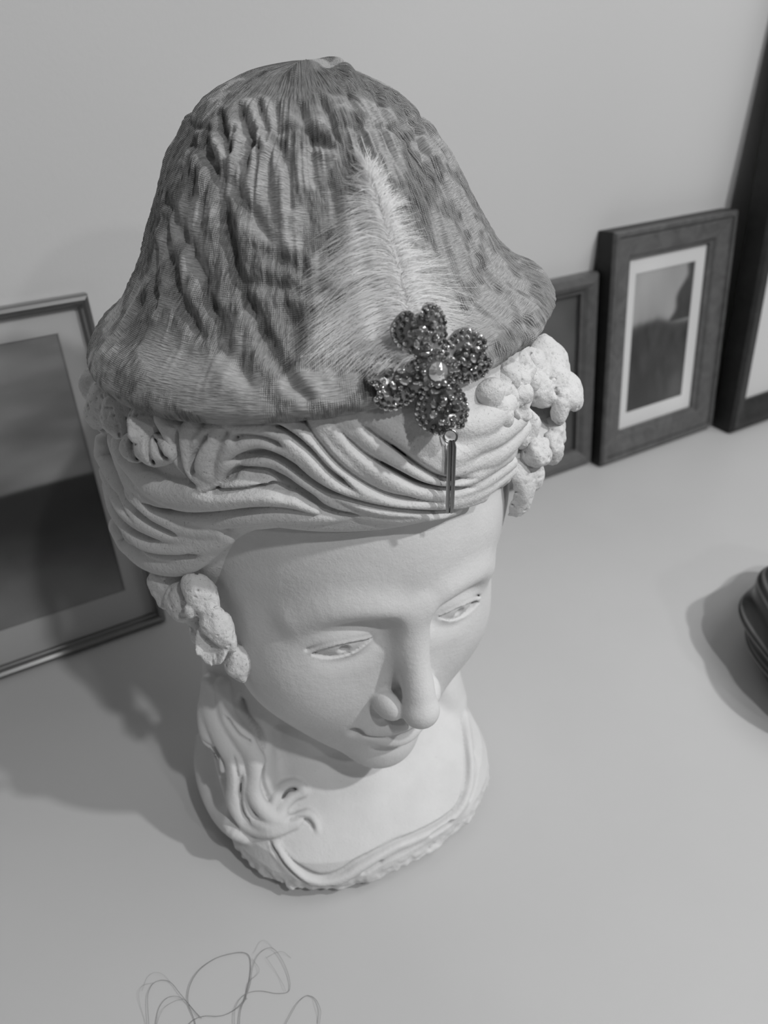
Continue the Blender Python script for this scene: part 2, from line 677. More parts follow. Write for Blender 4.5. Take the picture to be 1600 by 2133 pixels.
# hair lock that falls on the shoulder (left in the picture)
locks = [
    ([(424, 1540), (426, 1590), (438, 1640), (460, 1690), (488, 1725), (510, 1742)], [0.005, 0.007, 0.007, 0.006, 0.004], 0.005),
    ([(438, 1440), (434, 1480), (440, 1530), (452, 1570), (462, 1600)], [0.005, 0.007, 0.006, 0.004], 0.003),
    ([(440, 1420), (444, 1480), (468, 1540), (490, 1580), (493, 1625), (490, 1665), (507, 1706), (537, 1727), (571, 1731), (618, 1716)], [0.006, 0.007, 0.0065, 0.0055, 0.0045, 0.003], 0.002),
    ([(462, 1425), (476, 1490), (507, 1535), (528, 1570), (534, 1605), (530, 1645), (548, 1682), (575, 1706), (609, 1710), (640, 1697), (655, 1708), (663, 1730)], [0.005, 0.007, 0.0065, 0.0055, 0.0045, 0.0035, 0.002], 0.002),
    ([(500, 1570), (510, 1621), (511, 1663), (529, 1700), (560, 1719), (590, 1720)], [0.004, 0.005, 0.005, 0.003], 0.002),
    ([(565, 1680), (578, 1655), (600, 1638), (620, 1636), (635, 1646)], [0.003, 0.0045, 0.004, 0.0025], 0.002),
    ([(582, 1700), (592, 1676), (612, 1658), (633, 1652)], [0.003, 0.004, 0.0025], 0.002),
]
for p, r, k in locks:
    chest_ops.append(Tube(chest_pt(p, 0.001), r, k))
for p, r in (([(440, 1530), (452, 1565), (458, 1600), (466, 1650), (482, 1695), (505, 1725)], 0.0030), ([(425, 1505), (440, 1545), (452, 1580)], 0.0018),
             ([(510, 1600), (505, 1640), (512, 1680), (535, 1712)], 0.0012), ([(490, 1560), (500, 1610), (500, 1660)], 0.0010), ([(548, 1585), (546, 1630), (562, 1672)], 0.0016),
             ([(470, 1480), (500, 1520), (530, 1545)], 0.0012), ([(500, 1445), (512, 1490), (540, 1530), (552, 1570)], 0.0022),
             ([(582, 1665), (600, 1645), (622, 1642)], 0.0012), ([(590, 1712), (625, 1704), (645, 1712), (655, 1732)], 0.0010)):
    chest_ops.append(Groove(chest_pt(p, 0.002), (chest_pt(p, 0.001) - chest_pt(p, 0)) * 1000, r * 1.1, min(0.0045, r * 2.2)))


def at(px, py, t):
    """point at forward depth t (metres, not normalised) on the view line of a photo point"""
    d = rays([(px, py)])[0]
    fwd = np.array([math.sin(YAW) * math.cos(PITCH), math.cos(YAW) * math.cos(PITCH), -math.sin(PITCH)])
    return CAM + d * (t / float(d @ fwd))


def vnoise(P, scale, seed=0):
    """cheap smooth value noise"""
    rng = np.random.default_rng(seed)
    tab = rng.random(4096).astype(F32)
    q = P * scale + 100.0
    i = np.floor(q).astype(np.int64)
    f = (q - i).astype(F32)
    f = f * f * (3 - 2 * f)
    out = 0
    for dx in (0, 1):
        for dy in (0, 1):
            for dz in (0, 1):
                h = ((i[..., 0] + dx) * 73856093 ^ (i[..., 1] + dy) * 19349663 ^ (i[..., 2] + dz) * 83492791) & 4095
                w = (f[..., 0] if dx else 1 - f[..., 0]) * (f[..., 1] if dy else 1 - f[..., 1]) * (f[..., 2] if dz else 1 - f[..., 2])
                out = out + tab[h] * w
    return out - 0.5


def body_relief(P):
    low = np.clip((P[..., 2] - 0.001) / 0.003, 0, 1) * np.clip((0.023 - P[..., 2]) / 0.014, 0, 1)
    rim = np.zeros(P.shape[:-1], F32)
    s = low.max(1) > 0
    if s.any():
        Q = P[s]
        rim[s] = low[s] * (vnoise(Q, 110, 1) * 0.0036 + vnoise(Q, 260, 2) * 0.0024 + vnoise(Q, 520, 4) * 0.0010)
    return rim



# hair mass: strokes of rolled locks on an oval base
def hair_base(P):
    q = W2L(P)
    f = ell(q, (-0.002, 0.016, 0.095), (0.108, 0.107, 0.120))
    g = np.interp(q[..., 1], [-0.080, -0.064, -0.052, -0.041, -0.033, -0.023, -0.010, 0.0], [0.071, 0.071, 0.0645, 0.055, 0.044, 0.027, 0.0, -0.03]).astype(F32)
    f = smax(f, (g - q[..., 2]) * 0.6, 0.006)
    f = smin(f, ell(q, (-0.072, 0.030, 0.040), (0.044, 0.062, 0.052)), 0.02)
    f = smin(f, ell(q, (0.072, 0.030, 0.040), (0.040, 0.056, 0.050)), 0.02)
    return smax(f * HS, P[..., 2] - 0.358, 0.008)


def hair_nrm(pix):
    return (hair_pt(pix, 0.001) - hair_pt(pix, 0)) * 1000


def hair_pt(pix, off=0.0):
    p = on_surface(pix, hair_base)
    n = np.zeros_like(p)
    for a in range(3):
        d = np.zeros(3)
        d[a] = 0.0015
        n[:, a] = (hair_base((p + d)[:, None, :].astype(F32)) - hair_base((p - d)[:, None, :].astype(F32)))[:, 0]
    n /= np.linalg.norm(n, axis=1, keepdims=True) + 1e-9
    return p + n * off


HL = [  # photo points along each lock, radii, blend
    ([(412, 878), (400, 912), (404, 950), (419, 985), (440, 1004)], [0.005, 0.0065, 0.006, 0.004], 0.0015),
    ([(462, 885), (436, 925), (432, 962), (450, 995)], [0.005, 0.0075, 0.007, 0.004], 0.0015),
    ([(462, 1003), (474, 965), (492, 925), (530, 905), (580, 915), (640, 955), (700, 1010), (760, 1042), (820, 1058), (922, 1064)], [0.004, 0.005, 0.006, 0.006, 0.006, 0.0055, 0.004, 0.003], 0.0015),
    ([(500, 985), (540, 960), (590, 962), (640, 1000), (690, 1040), (760, 1068), (850, 1076), (941, 1066), (998, 1043), (1056, 998)], [0.004, 0.005, 0.0055, 0.005, 0.0045, 0.004, 0.004], 0.0015),
    ([(472, 853), (500, 885), (560, 888), (610, 915), (663, 958), (710, 1005), (770, 1036), (840, 1052), (930, 1052), (1000, 1030)], [0.004, 0.006, 0.007, 0.0065, 0.005, 0.004], 0.0015),
    ([(572, 838), (600, 870), (650, 905), (700, 955), (745, 998), (800, 1024), (870, 1036), (940, 1036), (1000, 1018), (1058, 980)], [0.006, 0.0075, 0.0075, 0.006, 0.005, 0.004], 0.0015),
    ([(632, 830), (660, 862), (712, 910), (765, 960), (820, 996), (870, 1014), (935, 1018), (997, 1002), (1060, 962)], [0.006, 0.007, 0.0075, 0.006, 0.005, 0.004], 0.0015),
    ([(687, 826), (715, 858), (770, 908), (830, 955), (882, 985), (930, 995), (980, 984), (1050, 945)], [0.006, 0.007, 0.007, 0.006, 0.005], 0.0015),
    ([(742, 823), (770, 855), (820, 890), (862, 935), (905, 968), (950, 965), (1020, 940)], [0.007, 0.008, 0.008, 0.006], 0.0015),
    ([(787, 813), (815, 845), (860, 880), (890, 925), (925, 945), (975, 925), (1010, 890)], [0.008, 0.009, 0.008, 0.006], 0.0015),
    ([(285, 985), (330, 1010), (380, 1028), (450, 1030), (520, 1022), (597, 1030), (660, 1052)], [0.005, 0.008, 0.0085, 0.008, 0.006, 0.004], 0.0015),
    ([(330, 1050), (380, 1072), (430, 1082), (504, 1078), (585, 1072), (660, 1076), (720, 1078)], [0.004, 0.006, 0.006, 0.0055, 0.005, 0.003], 0.0015),
    ([(226, 900), (228, 955), (248, 1003), (275, 1055), (322, 1090), (385, 1112), (440, 1118)], [0.006, 0.008, 0.008, 0.0075, 0.006, 0.004], 0.0015),
    ([(254, 917), (260, 955), (280, 1000), (300, 1040), (350, 1072), (400, 1096), (460, 1104)], [0.004, 0.006, 0.007, 0.007, 0.006, 0.004], 0.0015),
    ([(262, 960), (290, 1000), (325, 1035), (370, 1060)], [0.005, 0.006, 0.006, 0.004], 0.0015),
    ([(238, 1010), (256, 1060), (284, 1102), (330, 1132), (385, 1138), (441, 1126), (474, 1112)], [0.006, 0.008, 0.008, 0.007, 0.005], 0.0015),
    ([(255, 1095), (285, 1135), (330, 1162), (379, 1170), (425, 1152), (463, 1122)], [0.007, 0.009, 0.008, 0.006, 0.004], 0.0015),
]
HL += [
    ([(950, 905), (985, 915), (1030, 900), (1075, 870)], [0.005, 0.007, 0.007, 0.006], 0.0015),
    ([(935, 880), (975, 885), (1010, 870), (1050, 840)], [0.006, 0.008, 0.008, 0.006], 0.0015),
    ([(960, 960), (1010, 952), (1050, 925), (1085, 890)], [0.004, 0.006, 0.006, 0.005], 0.0015),
    ([(350, 870), (372, 900), (385, 945), (400, 985)], [0.006, 0.007, 0.006, 0.004], 0.002),
    ([(250, 880), (262, 930), (290, 975), (330, 1000)], [0.007, 0.008, 0.007, 0.005], 0.002),
]
hair_ops = [Tube(hair_pt(p, -0.0018 if i in (3, 11) else 0.0008), r, k) for i, (p, r, k) in enumerate(HL)]
HG = [
    [(608, 845), (632, 872), (663, 911), (701, 954), (748, 992), (794, 1017), (841, 1029), (922, 1036)],
    [(740, 870), (775, 900), (826, 935), (872, 966), (919, 988), (975, 985)],
    [(690, 870), (738, 923), (779, 954), (826, 979), (872, 1001), (922, 1010), (985, 1004)],
    [(560, 948), (591, 954), (638, 989), (685, 1014), (735, 1032), (810, 1050), (919, 1058), (990, 1040)],
    [(560, 989), (607, 1014), (654, 1045), (701, 1064), (760, 1070)],
    [(560, 880), (600, 893), (645, 928), (690, 975), (740, 1010)],
    [(452, 893), (428, 925), (416, 955), (416, 985)],
    [(488, 917), (513, 905), (557, 908), (600, 925)],
    [(454, 1014), (485, 985), (513, 977), (551, 981), (597, 1005), (644, 1030), (680, 1052)],
    [(425, 1014), (504, 1012), (566, 1012), (620, 1030)],
    [(472, 955), (519, 948), (560, 944), (597, 955), (644, 985)],
    [(316, 1040), (347, 1056), (410, 1064), (472, 1058), (560, 1056)],
    [(242, 905), (248, 955), (266, 1002), (285, 1035), (330, 1070)],
    [(294, 1049), (322, 1074), (354, 1092), (385, 1106)],
    [(270, 1110), (300, 1127), (347, 1142), (395, 1144), (430, 1136)],
    [(252, 1030), (270, 1065), (300, 1100), (350, 1118)],
    [(380, 880), (388, 930), (398, 985), (425, 1010)],
]
for p in HG:
    hair_ops.append(Groove(hair_pt(p, 0.003), hair_nrm(p), 0.0017, 0.0042))
H1 = 0.0009
chest_ops.append(Fn(lambda P: P[..., 2] - 0.0010, (-0.2, -0.2, -0.02), (0.2, 0.2, 0.006), 0.0008, -1))
for c_, r_ in ((at(1100, 905, 0.464), 0.014), (at(1088, 950, 0.464), 0.011), (at(1118, 850, 0.476), 0.017)):
    hair_ops.append(Blob(c_, (r_, r_, r_), 0.012))
# combed furrows round the sides and the back
for j in range(9):
    ph_ = np.radians(np.linspace(-12, 192, 22))
    zl = 0.012 + 0.0155 * j + 0.010 * np.sin(ph_ * 2 + j * 0.7) + 0.012 * np.sin(ph_)
    dirs = np.stack([np.cos(ph_), np.sin(ph_), np.zeros_like(ph_)], 1)
    lo_, hi_ = np.full(22, 0.02), np.full(22, 0.16)
    for _ in range(22):
        m_ = (lo_ + hi_) / 2
        pm = L2W(dirs * m_[:, None] + np.array([0, 0.02, 0]) + np.stack([0 * zl, 0 * zl, zl], 1))
        f_ = hair_base(pm[:, None, :].astype(F32))[:, 0]
        lo_, hi_ = np.where(f_ < 0, m_, lo_), np.where(f_ < 0, hi_, m_)
    for a_, b_ in ((0, 9), (7, 16), (14, 22)):
        hair_ops.append(Groove(pm[a_:b_], (dirs @ HR.T)[a_:b_], 0.0022, 0.0042, 3))
V, Q = sculpt(body_base, face_ops + chest_ops, (-0.125, -0.125, -0.004), (0.125, 0.145, 0.345), H1, body_relief)
bust = thing('portrait_bust', 'white plaster bust of a woman with flowers in her hair, wearing a brocade hat', 'bust', (0, 0, 0))
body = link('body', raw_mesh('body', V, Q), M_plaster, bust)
print('body', len(V), time.time() - T0)
V, Q = sculpt(hair_base, hair_ops, (-0.16, -0.14, 0.13), (0.16, 0.16, 0.40), H1)
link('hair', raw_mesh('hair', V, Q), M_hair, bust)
print('hair', len(V), time.time() - T0)


# ---- flowers and leaves of the wreath, each a cast part of its own
def ath(px, py, off):
    """point on the hair under a photo point, lifted off towards the eye"""
    p = hair_pt([(px, py)])[0]
    d = rays([(px, py)])[0]
    return p - d * off


def frame_of(n, up):
    n = np.asarray(n, float) / np.linalg.norm(n)
    up = np.asarray(up, float) - n * (np.asarray(up, float) @ n)
    up /= np.linalg.norm(up)
    return np.stack([np.cross(up, n), up, n], 1)      # columns: right, up, normal


class Petal:
    def __init__(self, c, M, a, b, cup=0.3, th=0.0018, ruffle=0.1, m=5, ph=0.0, k=0.0006, point=0.0):
        self.c, self.M = np.asarray(c, F32), np.asarray(M, F32)
        self.a, self.b, self.cup, self.th, self.ru, self.m, self.ph, self.k, self.pt = a, b, cup, th, ruffle, m, ph, k, point
        self.sign = 1
        r = max(a, b) * 1.25 + 0.003
        self.lo, self.hi = self.c - r, self.c + r

    def dist(self, P, blo, bhi):
        q = (P - self.c) @ self.M
        u, v, w = q[..., 0], q[..., 1], q[..., 2]
        uu = u / (self.a * (1 - self.pt * np.clip(v / self.b, -0.2, 1)))
        r2 = uu ** 2 + (v / self.b) ** 2
        r2c = np.minimum(r2, 1.6)
        s = min(self.a, self.b)
        z = self.cup * s * r2c + self.ru * s * r2c * np.sin(self.m * np.arctan2(v / self.b, uu) + self.ph)
        g = math.sqrt(1 + (2 * self.cup) ** 2)
        d = np.abs(w - z) / g - self.th
        return smax(d, (np.sqrt(r2) - 1) * s * 0.8, self.th * 0.9)


def blossom(c, n, up, R, seed=0, petals=5, inner=True):
    rg = np.random.default_rng(seed)
    F = frame_of(n, up)
    ops = []
    for i in range(petals):
        a = 2 * math.pi * (i + rg.uniform(-.15, .15)) / petals
        d = F[:, 0] * math.cos(a) + F[:, 1] * math.sin(a)
        nn = F[:, 2] * 0.86 - d * 0.35
        ops.append(Petal(c + d * R * 0.55 + F[:, 2] * R * rg.uniform(-.05, .08), frame_of(nn, d), R * 0.46, R * 0.52, 0.28, 0.0016, 0.10, 3, rg.uniform(0, 6), 0.0012))
    if inner:
        for i in range(3):
            a = 2 * math.pi * (i + 0.5) / 3 + rg.uniform(-.3, .3)
            d = F[:, 0] * math.cos(a) + F[:, 1] * math.sin(a)
            ops.append(Petal(c + d * R * 0.2 + F[:, 2] * R * 0.22, frame_of(F[:, 2] * 0.45 - d * 0.9, F[:, 2]), R * 0.28, R * 0.30, 0.35, 0.0014, 0.05, 3, 0, 0.0012))
        ops.append(Blob(c + F[:, 2] * R * 0.12, (R * 0.22, R * 0.22, R * 0.26), 0.002, 1, F))
    return ops


def nothing(P):
    return np.full(P.shape[:-1], 0.05, F32)


def cast_part(name, ops, h=0.0007, mat=None, rough=0.0009):
    lo = np.min([o.lo for o in ops], 0)
    hi = np.max([o.hi for o in ops], 0)
    V, Q = sculpt(nothing, ops, lo, hi, h, lambda P: vnoise(P, 210, 5) * rough + vnoise(P, 560, 6) * rough * 0.5 + np.maximum(vnoise(P, 420, 8) - 0.22, 0) * rough * 5)
    return link(name, raw_mesh(name, V, Q), mat or M_flower, bust)


UP = (0, 0, 1)
nR = np.array([0.70, -0.62, 0.40])            # outward on the right of the picture
nL = np.array([-0.80, -0.50, 0.45])
# right wreath
c = at(1160, 785, 0.452)
ops = [Petal(at(1160, 742, 0.455), frame_of((0.45, -0.65, 0.62), (0.5, 0.2, 0.8)), 0.0150, 0.0150, -0.35, 0.0032, 0.10, 3, 1.0, 0.0008),
       Petal(at(1190, 805, 0.452), frame_of((0.45, -0.60, 0.72), (0.9, 0.1, -0.3)), 0.0135, 0.0140, -0.30, 0.0032, 0.12, 3, 2.0, 0.0008),
       Petal(at(1178, 846, 0.450), frame_of((0.55, -0.75, 0.0), (0.7, 0.2, -0.7)), 0.0110, 0.0120, -0.30, 0.0026, 0.12, 3, 0.5, 0.0008),
       Petal(at(1122, 762, 0.440), frame_of((0.3, -0.9, 0.35), (-0.1, 0, 1)), 0.0075, 0.0110, -0.45, 0.0028, 0.15, 3, 0.5, 0.0008),
       Petal(at(1134, 812, 0.437), frame_of((0.3, -0.9, 0.30), (0.6, 0, -1)), 0.0085, 0.0125, -0.50, 0.0030, 0.15, 3, 2.5, 0.0008),
       Blob(at(1145, 790, 0.452), (0.011, 0.011, 0.011), 0.003), Blob(at(1138, 800, 0.470), (0.016, 0.016, 0.014), 0.004), Blob(at(1120, 830, 0.475), (0.018, 0.018, 0.018), 0.004)]
for i, (x, y) in enumerate([(1150, 805), (1164, 812), (1152, 792), (1170, 822)]):
    ops.append(Blob(at(x, y, 0.440), (0.0016, 0.0016, 0.0016), 0.0006))
cast_part('rose', ops)
cast_part('small_blossom', blossom(ath(1080, 836, 0.006), (0.45, -0.85, 0.2), UP, 0.0105, 3) + [
    Blob(ath(1085, 819, 0.011), (0.0066, 0.006, 0.0062), 0.002), Blob(ath(1083, 861, 0.009), (0.0052, 0.005, 0.0056), 0.002)])
cast_part('small_blossom', [Blob(ath(1048, 868, 0.007), (0.0058, 0.005, 0.0066), 0.003), Petal(ath(1036, 846, 0.007), frame_of((0.2, -0.95, 0.3), (0.5, 0, -1)), 0.008, 0.010, -0.4, 0.0026, 0.2, 3, 1),
                            Blob(ath(1022, 813, 0.004), (0.008, 0.006, 0.006), 0.003), Petal(ath(1062, 803, 0.005), frame_of((0.3, -0.9, 0.5), UP), 0.009, 0.009, -0.3, 0.002, 0.25, 4, 1)])
cast_part('small_blossom', [Petal(ath(1068, 778, 0.006), frame_of((0.2, -0.9, 0.4), (-0.3, 0, 1)), 0.0070, 0.0090, -0.45, 0.0024, 0.2, 3, 1),
                            Petal(ath(1096, 766, 0.008), frame_of((0.4, -0.85, 0.4), (0.3, 0, 1)), 0.0080, 0.0100, -0.45, 0.0026, 0.2, 3, 2),
                            Blob(ath(1082, 792, 0.006), (0.0060, 0.006, 0.0055), 0.0015), Blob(ath(1104, 795, 0.006), (0.0055, 0.006, 0.0065), 0.0015)])
cast_part('leaf', [Petal(at(1112, 893, 0.436), frame_of((0.45, -0.85, 0.1), (0.1, 0, 1)), 0.0085, 0.0125, -0.55, 0.0022, 0.25, 3, 0.8, 0.001, 0.5),
                   Petal(ath(1090, 905, 0.006), frame_of((0.2, -0.95, 0.1), (-0.3, 0, 1)), 0.0050, 0.0100, -0.5, 0.0020, 0.2, 3, 0.8, 0.001, 0.5)])
cast_part('small_blossom', blossom(at(1119, 938, 0.440), (0.35, -0.75, 0.55), UP, 0.0095, 9) + [Blob(at(1116, 945, 0.440), (0.0085, 0.008, 0.0075), 0.003)])
cast_part('leaf', [Petal(at(1166, 892, 0.458), frame_of((0.6, -0.75, 0.3), (0.4, 0, 1)), 0.0080, 0.0100, -0.45, 0.0024, 0.25, 4, 0.4, 0.001, 0.3),
                   Petal(at(1160, 935, 0.456), frame_of((0.5, -0.8, 0.1), (0.1, 0, -1)), 0.0075, 0.0115, -0.50, 0.0026, 0.2, 3, 2.4, 0.001, 0.4)])
cast_part('leaf', [Petal(at(1102, 1005, 0.448), frame_of((0.62, -0.75, 0.1), (-0.35, 0, -1)), 0.0115, 0.0205, -0.55, 0.0026, 0.20, 3, 1.2, 0.001, 0.55),
                   Petal(at(1120, 985, 0.452), frame_of((0.8, -0.5, 0.1), (-0.2, 0, -1)), 0.0085, 0.0130, -0.55, 0.0024, 0.20, 3, 0.2, 0.001, 0.3)])
# left wreath
cast_part('rose', [Petal(at(203, 800, 0.440), frame_of((-0.5, -0.7, 0.6), (-0.6, 0, 0.8)), 0.0120, 0.0120, -0.40, 0.0026, 0.15, 3, 1.0),
                   Petal(ath(228, 850, 0.006), frame_of((-0.5, -0.75, 0.5), (-0.5, -0.2, -0.8)), 0.0105, 0.0125, -0.60, 0.0030, 0.08, 3, 0.2),
                   Petal(at(195, 852, 0.432), frame_of((-0.9, -0.3, 0.4), (-0.2, 0, -0.9)), 0.0080, 0.0120, -0.50, 0.0026, 0.12, 3, 0.2),
                   Petal(ath(266, 850, 0.006), frame_of((-0.2, -0.8, 0.5), (0.7, 0, 0.8)), 0.0120, 0.0165, -0.35, 0.0024, 0.05, 3, 0.2),
                   Blob(at(225, 825, 0.436), (0.010, 0.010, 0.009), 0.003)])
ops = [Blob(ath(325, 932, 0.007), (0.0105, 0.0090, 0.0130), 0.003, 1, frame_of((-0.3, -0.9, 0.3), UP)),
       Blob(ath(288, 930, 0.006), (0.0090, 0.0080, 0.0125), 0.003, 1, frame_of((-0.4, -0.9, 0.3), UP)),
       Blob(ath(348, 935, 0.006), (0.0055, 0.0070, 0.0110), 0.003, 1, frame_of((-0.1, -0.9, 0.3), UP))]
for a, b, c_ in (((292, 905), (296, 940), (306, 962)), ((312, 895), (312, 930), (325, 965)), ((318, 905), (340, 945), (352, 955)), ((322, 897), (345, 905), (358, 915)), ((276, 905), (280, 935), (290, 958))):
    ops.append(Groove([ath(a[0], a[1], 0.012), ath(b[0], b[1], 0.012), ath(c_[0], c_[1], 0.012)], [(-0.3, -0.9, 0.3)] * 3, 0.0011, 0.0032))
cast_part('rosebud', ops)
cast_part('leaf', [Petal(ath(322, 862, 0.004), frame_of((-0.1, -0.8, 0.6), (0.7, 0.1, 0.6)), 0.0095, 0.0170, -0.3, 0.0024, 0.1, 3, 0.3, 0.001, 0.3)])
# blossom over the ear
cast_part('ear_blossom', [
    Petal(at(420, 1240, 0.418), frame_of((-0.25, -0.85, 0.50), (0.45, 0, -1)), 0.0085, 0.0135, -0.45, 0.0022, 0.12, 3, 1.0, 0.001, 0.2),
    Petal(at(456, 1312, 0.421), frame_of((-0.30, -0.85, 0.35), (0.42, 0, -1)), 0.0078, 0.0165, -0.45, 0.0024, 0.10, 3, 2.0, 0.001, 0.4),
    Petal(at(368, 1255, 0.432), frame_of((-0.7, -0.6, 0.3), (-0.2, 0, -1)), 0.0085, 0.0115, -0.4, 0.0022, 0.15, 3, 1.0),
    Petal(at(345, 1225, 0.440), frame_of((-0.7, -0.6, 0.3), (-0.6, 0.2, -0.6)), 0.0130, 0.0140, -0.35, 0.0024, 0.15, 3, 1.0),
    Petal(at(446, 1335, 0.430), frame_of((-0.6, -0.7, 0.4), (0.1, 0, -1)), 0.0095, 0.0120, 0.45, 0.0020, 0.10, 3, 1.0),
    Petal(at(415, 1318, 0.438), frame_of((-0.7, -0.6, 0.2), (0.1, 0, -1)), 0.0070, 0.0110, -0.4, 0.0020, 0.10, 3, 1.0),
    Blob(at(398, 1250, 0.437), (0.012, 0.010, 0.014), 0.003),
    Blob(at(396, 1272, 0.421), (0.003, 0.003, 0.005), 0.001), Blob(at(412, 1268, 0.425), (0.0022, 0.003, 0.004), 0.001),
    ])
cast_part('leaf', [Petal(at(497, 1388, 0.440), frame_of((-0.35, -0.9, 0.25), (0.15, 0, -1)), 0.0080, 0.0115, -0.55, 0.0024, 0.12, 4, 1.0, 0.001, 0.2),
                   Petal(at(508, 1380, 0.444), frame_of((-0.1, -0.9, 0.25), (0.3, 0, -1)), 0.0060, 0.0095, -0.5, 0.0022, 0.12, 4, 1.0, 0.001, 0.2)])
print('flowers', time.time() - T0)
# ================================================================== hat
from mathutils.bvhtree import BVHTree

HC = np.array([0.018, 0.030])
# profile: (parameter, radius, height)
HPROF = np.array([
    (0.00, 0.096, 0.352), (0.05, 0.104, 0.344), (0.10, 0.114, 0.339), (0.15, 0.122, 0.341), (0.20, 0.1260, 0.348),
    (0.26, 0.1200, 0.358), (0.33, 0.1060, 0.366), (0.42, 0.0950, 0.378), (0.52, 0.0865, 0.394), (0.62, 0.0775, 0.412),
    (0.72, 0.0680, 0.430), (0.78, 0.0595, 0.4400), (0.83, 0.0530, 0.4482), (0.88, 0.0430, 0.4560), (0.94, 0.0255, 0.4640), (1.0, 0.0, 0.4690)])
NU, NV = 840, 420


def hat_grid():
    u = np.linspace(0, 2 * math.pi, NU, endpoint=False)
    s = np.linspace(0, 1, NV)
    # smooth the profile
    r = np.interp(s, HPROF[:, 0], HPROF[:, 1])
    z = np.interp(s, HPROF[:, 0], HPROF[:, 2])
    ker = np.hanning(27)
    ker /= ker.sum()
    pad = lambda a, odd: np.convolve(np.concatenate([2 * a[0] - a[13:0:-1], a, (2 * a[-1] - a[-2:-15:-1]) if odd else a[-2:-15:-1]]), ker, 'valid')
    r, z = pad(r, True), pad(z, False)
    r[-1] = 0
    U, S = np.meshgrid(u, s)
    Rr, Z = r[:, None] * np.ones_like(U), z[:, None] * np.ones_like(U)
    X = HC[0] + Rr * np.cos(U)
    Y = HC[1] + Rr * np.sin(U)
    # the brim sits lower on the left of the picture and at the back
    low = np.clip((0.43 - Z) / 0.09, 0, 1)
    Z = Z + low * (X - HC[0]) * 0.095 - low * (Y - HC[1]) * 0.08
    # the crown leans a little to the left
    hi = np.clip((Z - 0.35) / 0.11, 0, 1)
    X = X - 0.004 * hi
    return np.stack([X, Y, Z], -1), U, S


HP, HU, HSs = hat_grid()


def grid_normals(P):
    du = np.roll(P, -1, 1) - np.roll(P, 1, 1)
    dv = np.gradient(P, axis=0)
    n = np.cross(du, dv)
    n /= np.linalg.norm(n, axis=-1, keepdims=True) + 1e-12
    return n


def grid_faces():
    i = np.arange(NV - 1)[:, None] * NU
    j = np.arange(NU)[None, :]
    j2 = (j + 1) % NU
    return np.stack([i + j, i + j2, i + NU + j2, i + NU + j], -1).reshape(-1, 4)


HN = grid_normals(HP)
Hfaces = grid_faces()
bvh0 = BVHTree.FromPolygons([tuple(v) for v in HP[::4, ::4].reshape(-1, 3)],
                            [tuple(int(x) for x in f) for f in np.stack([
                                (np.arange(HP[::4].shape[0] - 1)[:, None] * (NU // 4) + np.arange(NU // 4)[None, :]),
                                (np.arange(HP[::4].shape[0] - 1)[:, None] * (NU // 4) + (np.arange(NU // 4)[None, :] + 1) % (NU // 4)),
                                ((np.arange(HP[::4].shape[0] - 1)[:, None] + 1) * (NU // 4) + (np.arange(NU // 4)[None, :] + 1) % (NU // 4)),
                                ((np.arange(HP[::4].shape[0] - 1)[:, None] + 1) * (NU // 4) + np.arange(NU // 4)[None, :])], -1).reshape(-1, 4)])


def on_hat(pix, off=0.0, tree=None):
    out = []
    for d in rays(pix):
        hit = (tree or bvh0).ray_cast(Vector(CAM), Vector(d))
        if hit[0] is None:
            hit = (tree or bvh0).find_nearest(Vector(CAM + d * 0.40))
        n = hit[1] if hit[1].dot(Vector(d)) < 0 else -hit[1]
        out.append(np.array(hit[0]) + np.array(n) * off)
    return np.array(out)


# folds: photo points, width, depth (+ raises, - sinks)
FOLDS = [
    ([(430, 290), (455, 390), (470, 470), (500, 590), (530, 650), (590, 760)], 0.0030, -0.0030),
    ([(400, 300), (440, 330), (470, 370), (520, 440), (560, 500)], 0.0030, -0.0020),
    ([(350, 420), (380, 480), (420, 560), (440, 640)], 0.0035, -0.0022),
    ([(345, 460), (360, 540), (380, 620), (420, 700)], 0.0035, -0.0022),
    ([(330, 520), (320, 580), (330, 640)], 0.0030, -0.0020),
    ([(500, 225), (515, 270), (540, 310)], 0.0022, -0.0024),
    ([(575, 225), (580, 290), (600, 350), (605, 430)], 0.0026, -0.0024),
    ([(625, 220), (640, 270), (690, 310)], 0.0022, -0.0022),
    ([(725, 190), (740, 240), (760, 300), (780, 350)], 0.0022, -0.0022),
    ([(780, 190), (800, 240), (830, 290)], 0.0020, -0.0020),
    ([(850, 240), (880, 320), (890, 380)], 0.0022, -0.0022),
    ([(460, 240), (470, 290), (480, 320)], 0.0020, -0.0026),
    ([(540, 215), (552, 262), (556, 300)], 0.0018, -0.0022),
    ([(670, 205), (690, 250), (700, 290)], 0.0020, -0.0024),
    ([(820, 200), (850, 250), (870, 280)], 0.0018, -0.0022),
    ([(520, 590), (600, 600), (700, 620)], 0.0030, -0.0016),
    ([(545, 520), (620, 560), (680, 600)], 0.0030, -0.0016),
    ([(600, 640), (620, 700), (600, 760)], 0.0035, -0.0022),
    ([(540, 690), (560, 740), (600, 790), (640, 830)], 0.0028, -0.0022),
    ([(440, 640), (470, 720), (520, 800)], 0.0040, -0.0022),
    ([(300, 620), (260, 680), (230, 720)], 0.0035, -0.0020),
    ([(900, 400), (950, 500), (980, 600), (1010, 680)], 0.0035, -0.0014),
    ([(1010, 560), (1050, 620), (1100, 680)], 0.0030, -0.0020),
    ([(1080, 620), (1100, 670), (1110, 720)], 0.0025, -0.0016),
    ([(960, 640), (1000, 700), (1040, 740)], 0.0035, -0.0018),
    # the seam where the cloth is drawn in
    ([(615, 160), (640, 143), (690, 135), (740, 143)], 0.0040, 0.0042),
    ([(700, 155), (750, 150), (800, 150)], 0.0025, -0.0018),
]
disp = np.zeros(HP.shape[:2])
flatP = HP.reshape(-1, 3)
